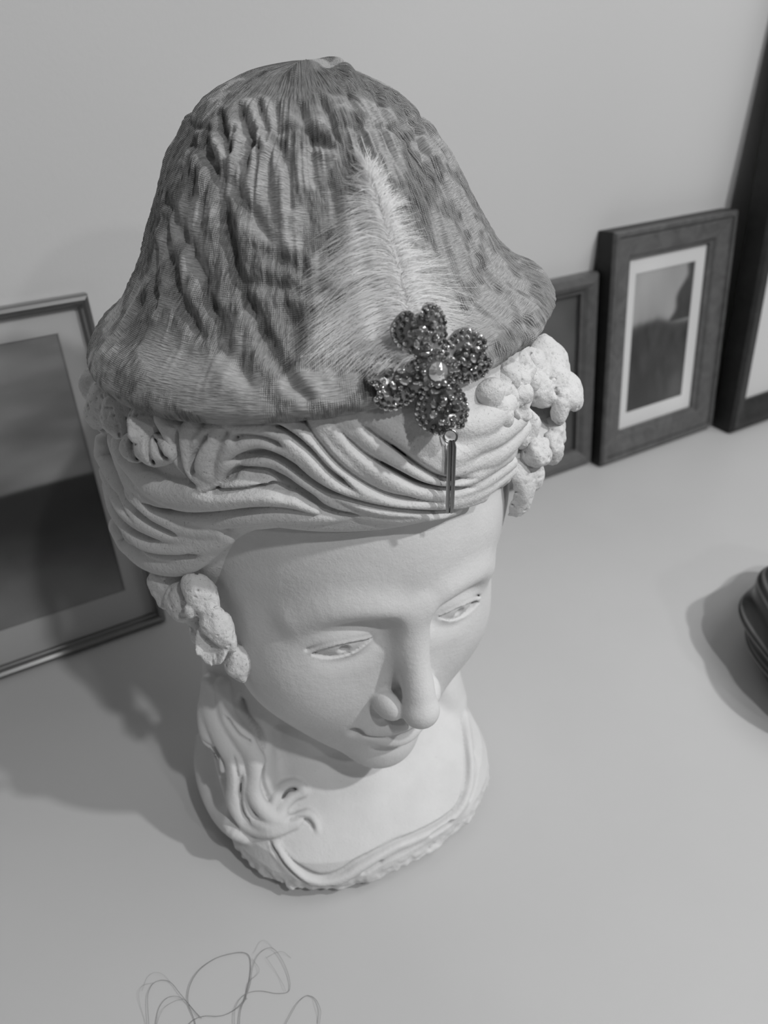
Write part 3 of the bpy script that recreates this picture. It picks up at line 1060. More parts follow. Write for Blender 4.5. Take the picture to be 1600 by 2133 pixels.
for pix, w, dep in FOLDS:
    c = catmull(on_hat(pix), 8)
    lo, hi = c.min(0) - w * 3, c.max(0) + w * 3
    m = np.nonzero(((flatP > lo) & (flatP < hi)).all(1))[0]
    if len(m) == 0:
        continue
    dd = np.full(len(m), 9.0)
    for i in range(len(c) - 1):
        ab = c[i + 1] - c[i]
        q = flatP[m] - c[i]
        t = np.clip(q @ ab / (ab @ ab + 1e-12), 0, 1)
        f = (i + t) / (len(c) - 1)
        e = np.linalg.norm(q - t[:, None] * ab, axis=1)
        e = e + 0.002 * np.maximum(0, np.abs(f - 0.5) * 2 - 0.6)     # fade at the ends
        dd = np.minimum(dd, e)
    prof = np.exp(-(dd / w) ** 2)
    if dep < 0:                                           # a sunk crease has a raised lip on each side
        prof = prof - 0.45 * np.exp(-((dd - 1.9 * w) / (1.1 * w)) ** 2)
    disp.reshape(-1)[m] += dep * prof


def n2(a, b, s):
    return vnoise(np.stack([a, b, np.full_like(a, s * 0.37)], -1).astype(F32), 1.0, s)


per = lambda k: (np.cos(HU) * k, np.sin(HU) * k)
ph = HP[..., 2]
# vertical puckers under the seam, long soft folds, crepe puckers
warp = n2(HU * 3, ph * 60, 3) * 0.5
z0 = ph - HP[..., 2]
puck = n2((HU + warp * 0.10) * 26, ph * 38, 11)
puck2 = n2((HU + warp * 0.06) * 55, ph * 70, 12)
longf = n2((HU + warp * 0.25) * 9, ph * 22, 13)
seam = np.exp(-((ph - 0.434) / 0.018) ** 2)
mid = np.clip((ph - 0.345) / 0.03, 0, 1) * np.clip((0.464 - ph) / 0.01, 0, 1)
zs = 0.4445 + 0.0015 * np.sin(HU * 3 + 1)
below = 1 / (1 + np.exp((ph - zs) / 0.0011))
lobe = np.abs(np.sin(HU * 13 + warp * 2.0 + 1.2 * np.sin(HU * 5)))
lobe = lobe ** 0.55 * (0.7 + 0.6 * n2(HU * 8, ph * 0, 31))
win = below * np.exp(-(np.maximum(zs - ph, 0) / 0.021) ** 2)
disp += (lobe - 0.62) * 0.0050 * win
disp += -0.0012 * np.exp(-((ph - zs - 0.0015) / 0.0014) ** 2)
disp += longf * 0.0026 * (0.25 + mid) * below + puck * 0.0022 * mid * below + puck2 * 0.0016 * mid + puck2 * 0.0016 * win
crepe = n2((HU + warp * 0.02) * 170, ph * 420, 14)
PP = HP.astype(F32)
patch = vnoise(PP, 48, 21) + 0.75 * vnoise(PP, 120, 22) + 0.5 * vnoise(PP, 260, 23)
mask = 1 / (1 + np.exp(-(patch - 0.16) * 16))            # 1 on the smooth satin figures
for pts, rad in (([(505, 300), (545, 350), (560, 420), (575, 460)], 0.012), ([(450, 310), (480, 370)], 0.006), ([(660, 330), (650, 370)], 0.007),
                 ([(600, 800), (680, 810)], 0.006), ([(330, 720), (400, 790), (500, 840)], 0.012), ([(930, 480), (960, 560)], 0.009)):
    c = catmull(on_hat(pts), 6)
    dd = np.min(np.linalg.norm(HP[:, :, None, :] - c[None, None, ::2], axis=-1), 2) if False else None
    m = np.nonzero(((flatP > c.min(0) - 0.02) & (flatP < c.max(0) + 0.02)).all(1))[0]
    dd = np.full(len(m), 9.0)
    for q in c:
        dd = np.minimum(dd, np.linalg.norm(flatP[m] - q, axis=1))
    mm = mask.reshape(-1)
    mm[m] = np.maximum(mm[m], 1 / (1 + np.exp((dd / rad - 1 + n2(flatP[m][:, 0] * 160, flatP[m][:, 2] * 160, 5)) * 9)))
disp += crepe * 0.0011 * (1 - mask) * np.clip((HSs - 0.1) / 0.1, 0, 1)
top = np.clip((1 - HSs) / 0.04, 0, 1)
HPd = HP + HN * (disp * top)[..., None]
me = raw_mesh('crown', HPd.reshape(-1, 3), Hfaces)
uv = me.uv_layers.new(name='UVMap')
li = np.empty(len(me.loops), np.int32)
me.loops.foreach_get('vertex_index', li)
arc = np.concatenate([[0], np.cumsum(np.linalg.norm(np.diff(HP[:, 0], axis=0), axis=1))])
uu = (li % NU) / NU * 0.62
first = li.reshape(-1, 4) % NU
wrap = (first.max(1) - first.min(1)) > NU // 2
uq = uu.reshape(-1, 4)
uq[wrap] = np.where(uq[wrap] < 0.31, uq[wrap] + 0.62, uq[wrap])
uv.data.foreach_set('uv', np.stack([uq.reshape(-1), arc[li // NU]], 1).astype(np.float32).ravel())
at_ = me.attributes.new('figure', 'FLOAT', 'POINT')
at_.data.foreach_set('value', mask.reshape(-1).astype(np.float32))

M_hat = new_mat('brocade', 0.3, 0.65, 0, 0.35)
t = NT(M_hat)
tc = t.n('ShaderNodeTexCoord')
fig = t.n('ShaderNodeAttribute', attribute_name='figure').outputs['Fac']
mp = t.n('ShaderNodeMapping')
mp.inputs['Scale'].default_value = (1, 1, 1)
t.l(tc.outputs['UV'], mp.inputs[0])
wv = t.n('ShaderNodeTexWave', wave_type='BANDS', bands_direction='X')
wv.inputs['Scale'].default_value = 420
wv.inputs['Distortion'].default_value = 1.5
wv.inputs['Detail Scale'].default_value = 2
t.l(mp.outputs[0], wv.inputs[0])
wh = t.n('ShaderNodeTexWave', wave_type='BANDS', bands_direction='Y')
wh.inputs['Scale'].default_value = 420
wh.inputs['Distortion'].default_value = 1.5
t.l(mp.outputs[0], wh.inputs[0])
weave = t.math('MULTIPLY', wv.outputs[1], wh.outputs[1])
mp2 = t.n('ShaderNodeMapping')
mp2.inputs['Scale'].default_value = (1100, 200, 1)
t.l(tc.outputs['UV'], mp2.inputs[0])
rib = t.noise(mp2.outputs[0], 1.0, 3, 0.6, 0.4)
mp3 = t.n('ShaderNodeMapping')
mp3.inputs['Scale'].default_value = (180, 1500, 1)
mp3.inputs['Rotation'].default_value = (0, 0, 0.15)
t.l(tc.outputs['UV'], mp3.inputs[0])
satin = t.noise(mp3.outputs[0], 1.0, 2, 0.6)
ground = t.math('ADD', t.math('MULTIPLY', weave, 0.55), t.math('MULTIPLY', rib, 0.9))
height = t.mix(fig, ground, t.math('MULTIPLY', satin, 0.7))
t.l(t.bump(height, 1.0, 0.0016), t.b.inputs['Normal'])
mp4 = t.n('ShaderNodeMapping')
mp4.inputs['Scale'].default_value = (620, 95, 1)
mp4.inputs['Rotation'].default_value = (0, 0, 0.04)
t.l(tc.outputs['UV'], mp4.inputs[0])
dash = t.ramp(t.noise(mp4.outputs[0], 1.0, 2, 0.5, 0.6), [(0.36, 0.45), (0.46, 1.0)])
g = t.ramp(ground, [(0.25, 0.15), (0.8, 0.47)])
s_ = t.ramp(satin, [(0.3, 0.26), (0.75, 0.50)])
g = t.mix(0.85, g, dash, 'MULTIPLY')
t.l(t.mix(fig, g, s_), t.b.inputs['Base Color'])
t.l(t.ramp(fig, [(0.0, 0.75), (1.0, 0.42)]), t.b.inputs['Roughness'])
t.b.inputs['Sheen Weight'].default_value = 0.25
t.b.inputs['Sheen Roughness'].default_value = 0.4

hat = thing('hat', 'tall puffy grey brocade hat gathered at the top on the bust head', 'hat', (HC[0], HC[1], 0.34))
crown = link('crown', me, M_hat, hat)
bvh1 = BVHTree.FromPolygons([tuple(v) for v in HPd[::3, ::3].reshape(-1, 3)],
                            [(a * 280 + b, a * 280 + (b + 1) % 280, (a + 1) * 280 + (b + 1) % 280, (a + 1) * 280 + b)
                             for a in range(HPd[::3].shape[0] - 1) for b in range(280)])
print('hat', time.time() - T0)
# ================================================================== brooch
M_gem = new_mat('rhinestone', 0.55, 0.10, 0.95, 0.8)
t = NT(M_gem)
oi = t.n('ShaderNodeObjectInfo')
t.l(t.ramp(oi.outputs['Random'], [(0.0, 0.22), (0.5, 0.60), (1.0, 0.98)]), t.b.inputs['Base Color'])
M_clear = new_mat('clear_crystal', 0.9, 0.02, 0.0, 0.8)
M_clear.node_tree.nodes['Principled BSDF'].inputs['Transmission Weight'].default_value = 0.0
M_clear.node_tree.nodes['Principled BSDF'].inputs['Metallic'].default_value = 0.8
M_clear.node_tree.nodes['Principled BSDF'].inputs['IOR'].default_value = 1.6
M_setting = new_mat('dark_silver_setting', 0.28, 0.38, 0.9, 0.5)
M_steel = new_mat('steel', 0.42, 0.22, 1.0, 0.5)


def gem_mesh(name, sides, h=0.8, table=0.55, ax=1.0, ay=1.0):
    """faceted stone of radius 1: girdle, crown facets, flat table"""
    bm = bmesh.new()
    g0 = [bm.verts.new((ax * math.cos(2 * math.pi * i / sides), ay * math.sin(2 * math.pi * i / sides), -0.25)) for i in range(sides)]
    g1 = [bm.verts.new((ax * math.cos(2 * math.pi * i / sides), ay * math.sin(2 * math.pi * i / sides), 0.12)) for i in range(sides)]
    g2 = [bm.verts.new((ax * (table + .12) * math.cos(2 * math.pi * (i + .5) / sides), ay * (table + .12) * math.sin(2 * math.pi * (i + .5) / sides), h * 0.7)) for i in range(sides)]
    g3 = [bm.verts.new((ax * table * .75 * math.cos(2 * math.pi * i / sides), ay * table * .75 * math.sin(2 * math.pi * i / sides), h)) for i in range(sides)]
    for i in range(sides):
        j = (i + 1) % sides
        bm.faces.new((g0[i], g0[j], g1[j], g1[i]))
        bm.faces.new((g1[i], g1[j], g2[i]))
        bm.faces.new((g1[j], g2[j], g2[i]))
        bm.faces.new((g2[i], g2[j], g3[j]))
        bm.faces.new((g2[i], g3[j], g3[i]))
    bm.faces.new(g3)
    me = bpy.data.meshes.new(name)
    bm.to_mesh(me)
    bm.free()
    me.materials.append(M_gem)
    return me


gem_round = gem_mesh('rhinestone', 8)
gem_oval = gem_mesh('rhinestone', 8, 0.55, 0.55, 1.0, 0.62)
gem_bag = gem_mesh('baguette_stone', 4, 0.5, 0.7, 1.0, 1.0)
for v in gem_bag.vertices:                      # long square-cut stone
    x, y = v.co.x, v.co.y
    v.co.x, v.co.y = (x + y) * 0.72 * 1.0, (y - x) * 0.72 * 0.36
gem_bag.update()

bc = on_hat([(908, 772)], 0.0, bvh1)[0]
fwd = np.array([math.sin(YAW) * math.cos(PITCH), math.cos(YAW) * math.cos(PITCH), -math.sin(PITCH)])
dview = rays([(908, 772)])[0]
bc = bc - dview * 0.0105
right = np.array([math.cos(YAW), -math.sin(YAW), 0.0])
BN = -dview * 0.86 + np.array([0, 0, 1.0]) * -0.10 + right * 0.18
BF = frame_of(BN, (0, 0, 1))                    # x right, y up, z out
BM = Matrix([[*BF[0], bc[0]], [*BF[1], bc[1]], [*BF[2], bc[2]], [0, 0, 0, 1]])
brooch = thing('brooch', 'sparkling four-petal rhinestone flower brooch pinned at the hat edge', 'brooch', bc)


def B(x, y, z):
    return BM @ Vector((x, y, z))


def heart(n=64, L=0.0255, W=0.0120):
    """outline of a petal along +y from the middle, notched at the tip"""
    out = []
    for i in range(n):
        a = 2 * math.pi * i / n
        w = W * (0.52 + 0.48 * min(1, max(0, (math.cos(a) * -1 + 1.05) / 1.6)) ** 0.8)
        y = L * 0.56 - math.cos(a) * L * 0.46
        x = math.sin(a) * w
        tip = math.exp(-((a - math.pi) / 0.24) ** 2)
        y -= tip * L * 0.14
        out.append((x, y))
    return out


def petal_plate(name, ang, L, W, tilt, z0):
    ca, sa = math.cos(ang), math.sin(ang)

    def T(x, y, z):
        zz = z + z0 + tilt * y - 0.9 * (x * x) / W
        return B(x * ca - y * sa, x * sa + y * ca, zz)
    hs = heart(64, L, W)
    bm = bmesh.new()
    rows = []
    for f, z in ((1.0, -0.0012), (1.04, -0.0003), (1.0, 0.0006), (0.86, 0.0002), (0.5, -0.0002)):
        cy = L * 0.55
        rows.append([bm.verts.new(T(x * f, cy + (y - cy) * f, z)) for x, y in hs])
    for a, b in zip(rows[:-1], rows[1:]):
        for i in range(64):
            bm.faces.new((a[i], a[(i + 1) % 64], b[(i + 1) % 64], b[i]))
    bm.faces.new(rows[-1])
    bm.faces.new(rows[0][::-1])
    bmesh.ops.recalc_face_normals(bm, faces=bm.faces[:])
    me = bpy.data.meshes.new(name)
    bm.to_mesh(me)
    bm.free()
    p = link('petal', me, M_setting, brooch)
    return p, T, hs


def place(meid, pos, nrm, spin, size, parent, name):
    o = bpy.data.objects.new(name, meid)
    sc.collection.objects.link(o)
    q = Vector(nrm).to_track_quat('Z', 'Y').to_matrix() @ Matrix.Rotation(spin, 3, 'Z')
    o.matrix_world = Matrix.Translation(Vector(pos)) @ q.to_4x4() @ Matrix.Scale(size, 4)
    m = o.matrix_world.copy()
    o.parent = parent
    o.matrix_basis = m
    return o


def jit(v, a=0.22):
    return Vector(v) + Vector([random.uniform(-a, a) for _ in range(3)])


BNv = Vector(BF[:, 2])
petals = [(math.radians(17), 0.0275, 0.0128, 0.10, 0.0), (math.radians(105), 0.0285, 0.0132, -0.05, -0.0005),
          (math.radians(192), 0.0275, 0.0128, 0.02, 0.0), (math.radians(-74), 0.0240, 0.0126, 0.05, 0.0003)]
for ang, L, W, tilt, z0 in petals:
    p, T, hs = petal_plate('petal', ang, L, W, tilt, z0)
    cy = L * 0.55
    # rim stones, evenly spaced
    for f, size, step in ((0.94, 0.00120, 0.00215), (0.76, 0.00105, 0.0021)):
        acc = 0.0
        last = None
        for i in range(65):
            x, y = hs[i % 64]
            x, y = x * f, cy + (y - cy) * f
            if last is not None:
                acc += math.hypot(x - last[0], y - last[1])
            if last is None or acc >= step:
                if i < 64 and not (f < 0.8 and y < L * 0.35):
                    place(gem_round, T(x, y, 0.0008), jit(BNv), random.uniform(0, 6), size * random.uniform(0.85, 1.1), p, 'rhinestone')
                acc = 0.0
            last = (x, y)
    # inner stones: two baguettes near the middle, ovals fanned over the blade
    sp = ang + math.pi / 2
    for s in (-1, 1):
        o = place(gem_bag, T(s * 0.0022, L * 0.30, 0.0014), jit(BNv, 0.12), 0, 0.0026, p, 'baguette_stone')
    for (x, y, sz, me_) in ((-0.0042, L * .47, .0021, gem_oval), (0.0042, L * .47, .0021, gem_oval), (0, L * .49, .0022, gem_oval), (-0.0050, L * .64, .0020, gem_round),
                            (0.0050, L * .64, .0020, gem_round), (0.0, L * .66, .0021, gem_oval), (-0.0026, L * .78, .0015, gem_round), (0.0028, L * .78, .0015, gem_round),
                            (-0.0022, L * .56, .0012, gem_round), (0.0022, L * .56, .0012, gem_round), (0, L * .40, .0011, gem_round)):
        place(me_, T(x * W / 0.0128, y, 0.0012), jit(BNv, 0.16), random.uniform(0, 6), sz, p, 'rhinestone')
# raised centre: ring of stones round one large round crystal
bm = bmesh.new()
bmesh.ops.create_cone(bm, cap_ends=True, segments=32, radius1=0.0078, radius2=0.0060, depth=0.0040)
bmesh.ops.transform(bm, matrix=BM @ Matrix.Translation((0, 0, 0.0018)), verts=bm.verts[:])
me = bpy.data.meshes.new('centre_setting')
bm.to_mesh(me)
bm.free()
cs = link('centre_setting', me, M_setting, brooch)
for k, (rr, zz, n_, sz) in enumerate(((0.0058, 0.0036, 12, 0.00125), (0.0082, 0.0018, 16, 0.0012))):
    for i in range(n_):
        a = 2 * math.pi * (i + 0.5 * k) / n_
        place(gem_round, B(rr * math.cos(a), rr * math.sin(a), zz), jit(BNv + (B(math.cos(a), math.sin(a), 0) - B(0, 0, 0)) * 0.35), random.uniform(0, 6), sz, cs, 'rhinestone')
big = gem_mesh('centre_crystal', 12, 0.75, 0.45)
big.materials.clear()
big.materials.append(M_clear)
place(big, B(0, 0, 0.0042), BNv, 0.2, 0.0040, cs, 'centre_crystal')


def tube_mesh(name, pts, rad, sides=8, closed=False):
    pts = [Vector(p) for p in pts]
    n = len(pts)
    rad = [rad] * n if isinstance(rad, (int, float)) else list(rad)
    V, Fc = [], []
    prev = None
    for i in range(n):
        a = pts[(i - 1) % n] if closed or i > 0 else pts[i]
        b = pts[(i + 1) % n] if closed or i < n - 1 else pts[i]
        d = (b - a).normalized()
        if prev is None:
            prev = d.orthogonal().normalized()
        prev = (prev - d * prev.dot(d)).normalized()
        bi = d.cross(prev)
        for k in range(sides):
            an = 2 * math.pi * k / sides
            V.append(pts[i] + (prev * math.cos(an) + bi * math.sin(an)) * rad[i])
    for i in range(n if closed else n - 1):
        for k in range(sides):
            i2 = (i + 1) % n
            Fc.append((i * sides + k, i * sides + (k + 1) % sides, i2 * sides + (k + 1) % sides, i2 * sides + k))
    return raw_mesh(name, np.array([tuple(v) for v in V]), np.array(Fc))


# small ring and the bar pin that hangs from the lower petal
hp = lambda x, y, t: Vector(at(x, y, t))
td = lambda p: float((p - CAM) @ fwd)
tb = float((Vector(bc) - Vector(CAM)).dot(Vector(fwd)))
rc = hp(938, 909, td(hair_pt([(941, 925)], 0)[0]) - 0.0165)
ringp = [rc + Vector(right) * 0.0030 * math.cos(a) + Vector(BF[:, 1]) * 0.0030 * math.sin(a) for a in np.linspace(0, 2 * math.pi, 20, endpoint=False)]
link('ring', tube_mesh('ring', ringp, 0.00055, 8, True), M_steel, brooch)
hs_pts = hair_pt([(941, 925), (936, 1040)], 0)
td = lambda p: float((p - CAM) @ fwd)
p0, p1 = hp(941, 918, td(hs_pts[0]) - 0.0165), hp(936, 1068, td(hs_pts[1]) - 0.0135)
ax = (p1 - p0)
side = Vector(right)
for k, dx in (('pin_bar', -0.0009), ('pin_bar', 0.0012)):
    pts = [p0 + side * (dx * 0.6), p0 + ax * 0.08 + side * dx, p0 + ax * 0.9 + side * dx, p1 + side * dx * 0.7]
    link(k, tube_mesh(k, pts, [0.0007, 0.0011, 0.0010, 0.0008], 8), M_steel, brooch)

# ================================================================== feather
M_down = new_mat('white_down', 0.95, 0.8, 0, 0.2)
M_down.node_tree.nodes['Principled BSDF'].inputs['Transmission Weight'].default_value = 0.0
tr = M_down.node_tree
mixs = tr.nodes.new('ShaderNodeMixShader')
trl = tr.nodes.new('ShaderNodeBsdfTranslucent')
trl.inputs[0].default_value = (0.85, 0.85, 0.85, 1)
mixs.inputs[0].default_value = 0.45
out = [n for n in tr.nodes if n.type == 'OUTPUT_MATERIAL'][0]
tr.links.new(tr.nodes['Principled BSDF'].outputs[0], mixs.inputs[1])
tr.links.new(trl.outputs[0], mixs.inputs[2])
tr.links.new(mixs.outputs[0], out.inputs[0])

spine_pix = [(872, 745), (862, 690), (845, 620), (828, 560), (808, 490), (788, 420), (765, 350), (745, 300)]
sp = catmull(on_hat(spine_pix, 0.006, bvh1), 10)
feather = thing('feather', 'fluffy white feather tucked behind the brooch on the hat front', 'feather', sp[0])
link('quill', tube_mesh('quill', sp, list(np.linspace(0.0009, 0.0002, len(sp))), 6), M_down, feather)


def ribbon_set(paths, w):
    """thin flat strands; paths (n, m, 3)"""
    n, m, _ = paths.shape
    d = np.gradient(paths, axis=1)
    view = paths - CAM
    s = np.cross(d, view)
    s /= np.linalg.norm(s, axis=2, keepdims=True) + 1e-12
    s = s + RNG.normal(0, 0.35, (n, 1, 3))
    taper = np.linspace(1, 0.25, m)[None, :, None] * w
    a, b = paths - s * taper, paths + s * taper
    V = np.stack([a, b], 2).reshape(-1, 3)
    i = np.arange(n)[:, None] * m * 2
    j = np.arange(m - 1)[None, :] * 2
    k = i + j
    return V, np.stack([k, k + 1, k + 3, k + 2], -1).reshape(-1, 4)


# end points of the vane on each side, from root to tip
left_env = [(800, 812), (720, 800), (640, 785), (575, 758), (572, 715), (582, 665), (600, 610), (610, 560), (640, 500), (690, 430), (718, 370), (728, 320), (738, 282)]
right_env = [(915, 735), (975, 715), (1010, 680), (1012, 625), (985, 580), (950, 540), (910, 500), (880, 450), (850, 400), (820, 355), (790, 315), (758, 278)]
LE = catmull(np.array([(x, y, 0) for x, y in left_env]), 8)[:, :2]
RE = catmull(np.array([(x, y, 0) for x, y in right_env]), 8)[:, :2]
SPX = catmull(np.array([(x, y, 0) for x, y in spine_pix]), 10)[:, :2]
paths = []
M_ = 16
NB = 5200
clump = {sd: [(fc, RNG.uniform(0.45, 1.05), RNG.uniform(-1, 1)) for fc in np.sort(RNG.uniform(0, 1, 55))] for sd in (0, 1)}
for k in range(NB):
    f = RNG.random() ** 1.7
    sd = 0 if RNG.random() < 0.58 else 1
    env = LE if sd == 0 else RE
    fc, lc, bend = min(clump[sd], key=lambda c: abs(c[0] - f))
    loose = RNG.random() < 0.5
    f0 = np.clip(f * 0.86 + RNG.normal(0, 0.01), 0, 1)
    a = SPX[int(f0 * (len(SPX) - 1))] + RNG.normal(0, 2.5, 2)
    ft = f + RNG.normal(0, 0.05) if loose else f * 0.25 + fc * 0.75 + RNG.normal(0, 0.008)
    e = env[int(np.clip(ft * 0.94 + 0.03, 0, 1) * (len(env) - 1))]
    ln = RNG.beta(2.0, 2.2) if loose else lc * (0.35 + 0.65 * RNG.beta(1.8, 1.5))
    e = a + (e - a) * max(ln, 0.12) + RNG.normal(0, 3.5, 2)
    tdir = SPX[min(int(f0 * (len(SPX) - 1)) + 3, len(SPX) - 1)] - a
    tdir = tdir / (np.linalg.norm(tdir) + 1e-6)
    L_ = np.linalg.norm(e - a)
    c1 = a + tdir * L_ * (RNG.uniform(0.22, 0.5) + 0.08 * bend) + (e - a) * 0.12
    c2 = a + (e - a) * 0.60 + tdir * L_ * (0.16 + 0.07 * bend)
    tt = np.linspace(0, 1, M_)[:, None]
    cur = (1 - tt) ** 3 * a + 3 * (1 - tt) ** 2 * tt * c1 + 3 * (1 - tt) * tt ** 2 * c2 + tt ** 3 * e
    cur += np.sin(tt * RNG.uniform(3, 9) + RNG.uniform(0, 6)) * RNG.normal(0, 1.5) * tt
    paths.append(cur)
P2 = np.array(paths)
flat = on_hat(P2.reshape(-1, 2), 0.0, bvh1)
vd = rays(P2.reshape(-1, 2))
lift = (0.0020 + 0.0075 * np.sin(np.linspace(0.25, 1, M_) * math.pi)[None, :] * RNG.uniform(0.25, 1.2, (NB, 1)) + 0.002 * RNG.random((NB, 1))).reshape(-1, 1)
P3 = (flat - vd * lift).reshape(NB, M_, 3)
V1, F1 = ribbon_set(P3, 0.00013)
# finer down along the barbs
sub = []
for k in range(0, NB):
    for _ in range(3):
        j = RNG.integers(3, M_ - 2)
        base = P3[k, j]
        d = P3[k, j + 1] - P3[k, j - 1]
        d /= np.linalg.norm(d) + 1e-9
        q = RNG.normal(0, 1, 3)
        q -= d * (q @ d)
        q /= np.linalg.norm(q) + 1e-9
        Ls = RNG.uniform(0.002, 0.007)
        s_ = np.linspace(0, 1, 4)[:, None]
        sub.append(base + d * Ls * s_ + q * Ls * 0.32 * s_ ** 1.5)
V2, F2 = ribbon_set(np.array(sub), 0.00005)
link('barbs', raw_mesh('barbs', np.vstack([V1, V2]), np.vstack([F1, F2 + len(V1)])), M_down, feather, kind='stuff')
print('feather', time.time() - T0)
# ================================================================== setting
def slab(name, lo, hi, mat, parent=None, bevel=0.0, **tags):
    bm = bmesh.new()
    bmesh.ops.create_cube(bm, size=1)
    for v in bm.verts:
        v.co = Vector([lo[i] + (v.co[i] + 0.5) * (hi[i] - lo[i]) for i in range(3)])
    if bevel:
        bmesh.ops.bevel(bm, geom=bm.edges[:], offset=bevel, segments=3, affect='EDGES')
    me = bpy.data.meshes.new(name)
    bm.to_mesh(me)
    bm.free()
    return link(name, me, mat, parent, **tags)


M_wall = new_mat('painted_wall', 0.42, 0.85, 0, 0.2)
t = NT(M_wall)
v = t.coord('Object')
t.l(t.ramp(t.noise(v, 3, 3), [(0.3, 0.57), (0.7, 0.60)]), t.b.inputs['Base Color'])
t.l(t.bump(t.noise(v, 260, 3), 0.12, 0.001), t.b.inputs['Normal'])
M_table = new_mat('lacquered_top', 0.42, 0.42, 0, 0.35)
t = NT(M_table)
v = t.coord('Object')
t.l(t.ramp(t.noise(v, 5, 4), [(0.3, 0.53), (0.7, 0.56)]), t.b.inputs['Base Color'])
t.l(t.bump(t.noise(v, 500, 2), 0.04, 0.0005), t.b.inputs['Normal'])

WALL_Y = 0.2925
slab('wall_back', (-2.2, WALL_Y, -0.9), (2.6, WALL_Y + 0.12, 2.3), M_wall, kind='structure')
slab('floor', (-2.2, -2.4, -0.95), (2.6, WALL_Y + 0.12, -0.9), M_wall, kind='structure')
sb = thing('sideboard', 'long smooth pale grey sideboard top under the bust and the picture frames', 'sideboard', (0, 0, -0.03))
slab('worktop', (-1.1, -0.38, -0.03), (1.6, WALL_Y - 0.0005, 0), M_table, sb, 0.002)
slab('cabinet_body', (-1.08, -0.36, -0.899), (1.58, WALL_Y - 0.0005, -0.0305), M_table, sb)
# ================================================================== picture frames
def paint_material(name, rough=0.6):
    m = new_mat(name, 0.5, rough, 0, 0.3)
    t = NT(m)
    a = t.n('ShaderNodeAttribute', attribute_name='ink')
    t.l(a.outputs['Color'], t.b.inputs['Base Color'])
    return m


M_print = paint_material('printed_paper')
M_glass = bpy.data.materials.new('picture_glass')
M_glass.use_nodes = True
gt = M_glass.node_tree
gt.nodes.remove(gt.nodes['Principled BSDF'])
o_ = gt.nodes['Material Output']
gm, gl, gr = gt.nodes.new('ShaderNodeMixShader'), gt.nodes.new('ShaderNodeBsdfTransparent'), gt.nodes.new('ShaderNodeBsdfGlossy')
gr.inputs['Roughness'].default_value = 0.5
gm.inputs[0].default_value = 0.02
gt.links.new(gl.outputs[0], gm.inputs[1])
gt.links.new(gr.outputs[0], gm.inputs[2])
gt.links.new(gm.outputs[0], o_.inputs[0])


def wood(name, lo, hi, rough=0.4):
    m = new_mat(name, lo, rough, 0, 0.4)
    t = NT(m)
    v = t.coord('Object', (1, 1, 1))
    n1 = t.noise(v, 45, 5, 0.65, 1.5)
    t.l(t.ramp(n1, [(0.3, lo), (0.7, hi)]), t.b.inputs['Base Color'])
    t.l(t.bump(n1, 0.15, 0.0008), t.b.inputs['Normal'])
    return m


M_silver = new_mat('brushed_silver', 0.30, 0.28, 1.0)
M_woodA = wood('grey_brown_wood', 0.085, 0.13, 0.35)
M_woodB = wood('burl_wood', 0.075, 0.135, 0.4)
M_woodC = wood('dark_wood', 0.018, 0.04, 0.4)
M_edge = wood('dark_frame_edge', 0.010, 0.022, 0.5)
M_mat = new_mat('mat_board', 0.66, 0.8)
M_matg = new_mat('grey_mat_board', 0.46, 0.8)


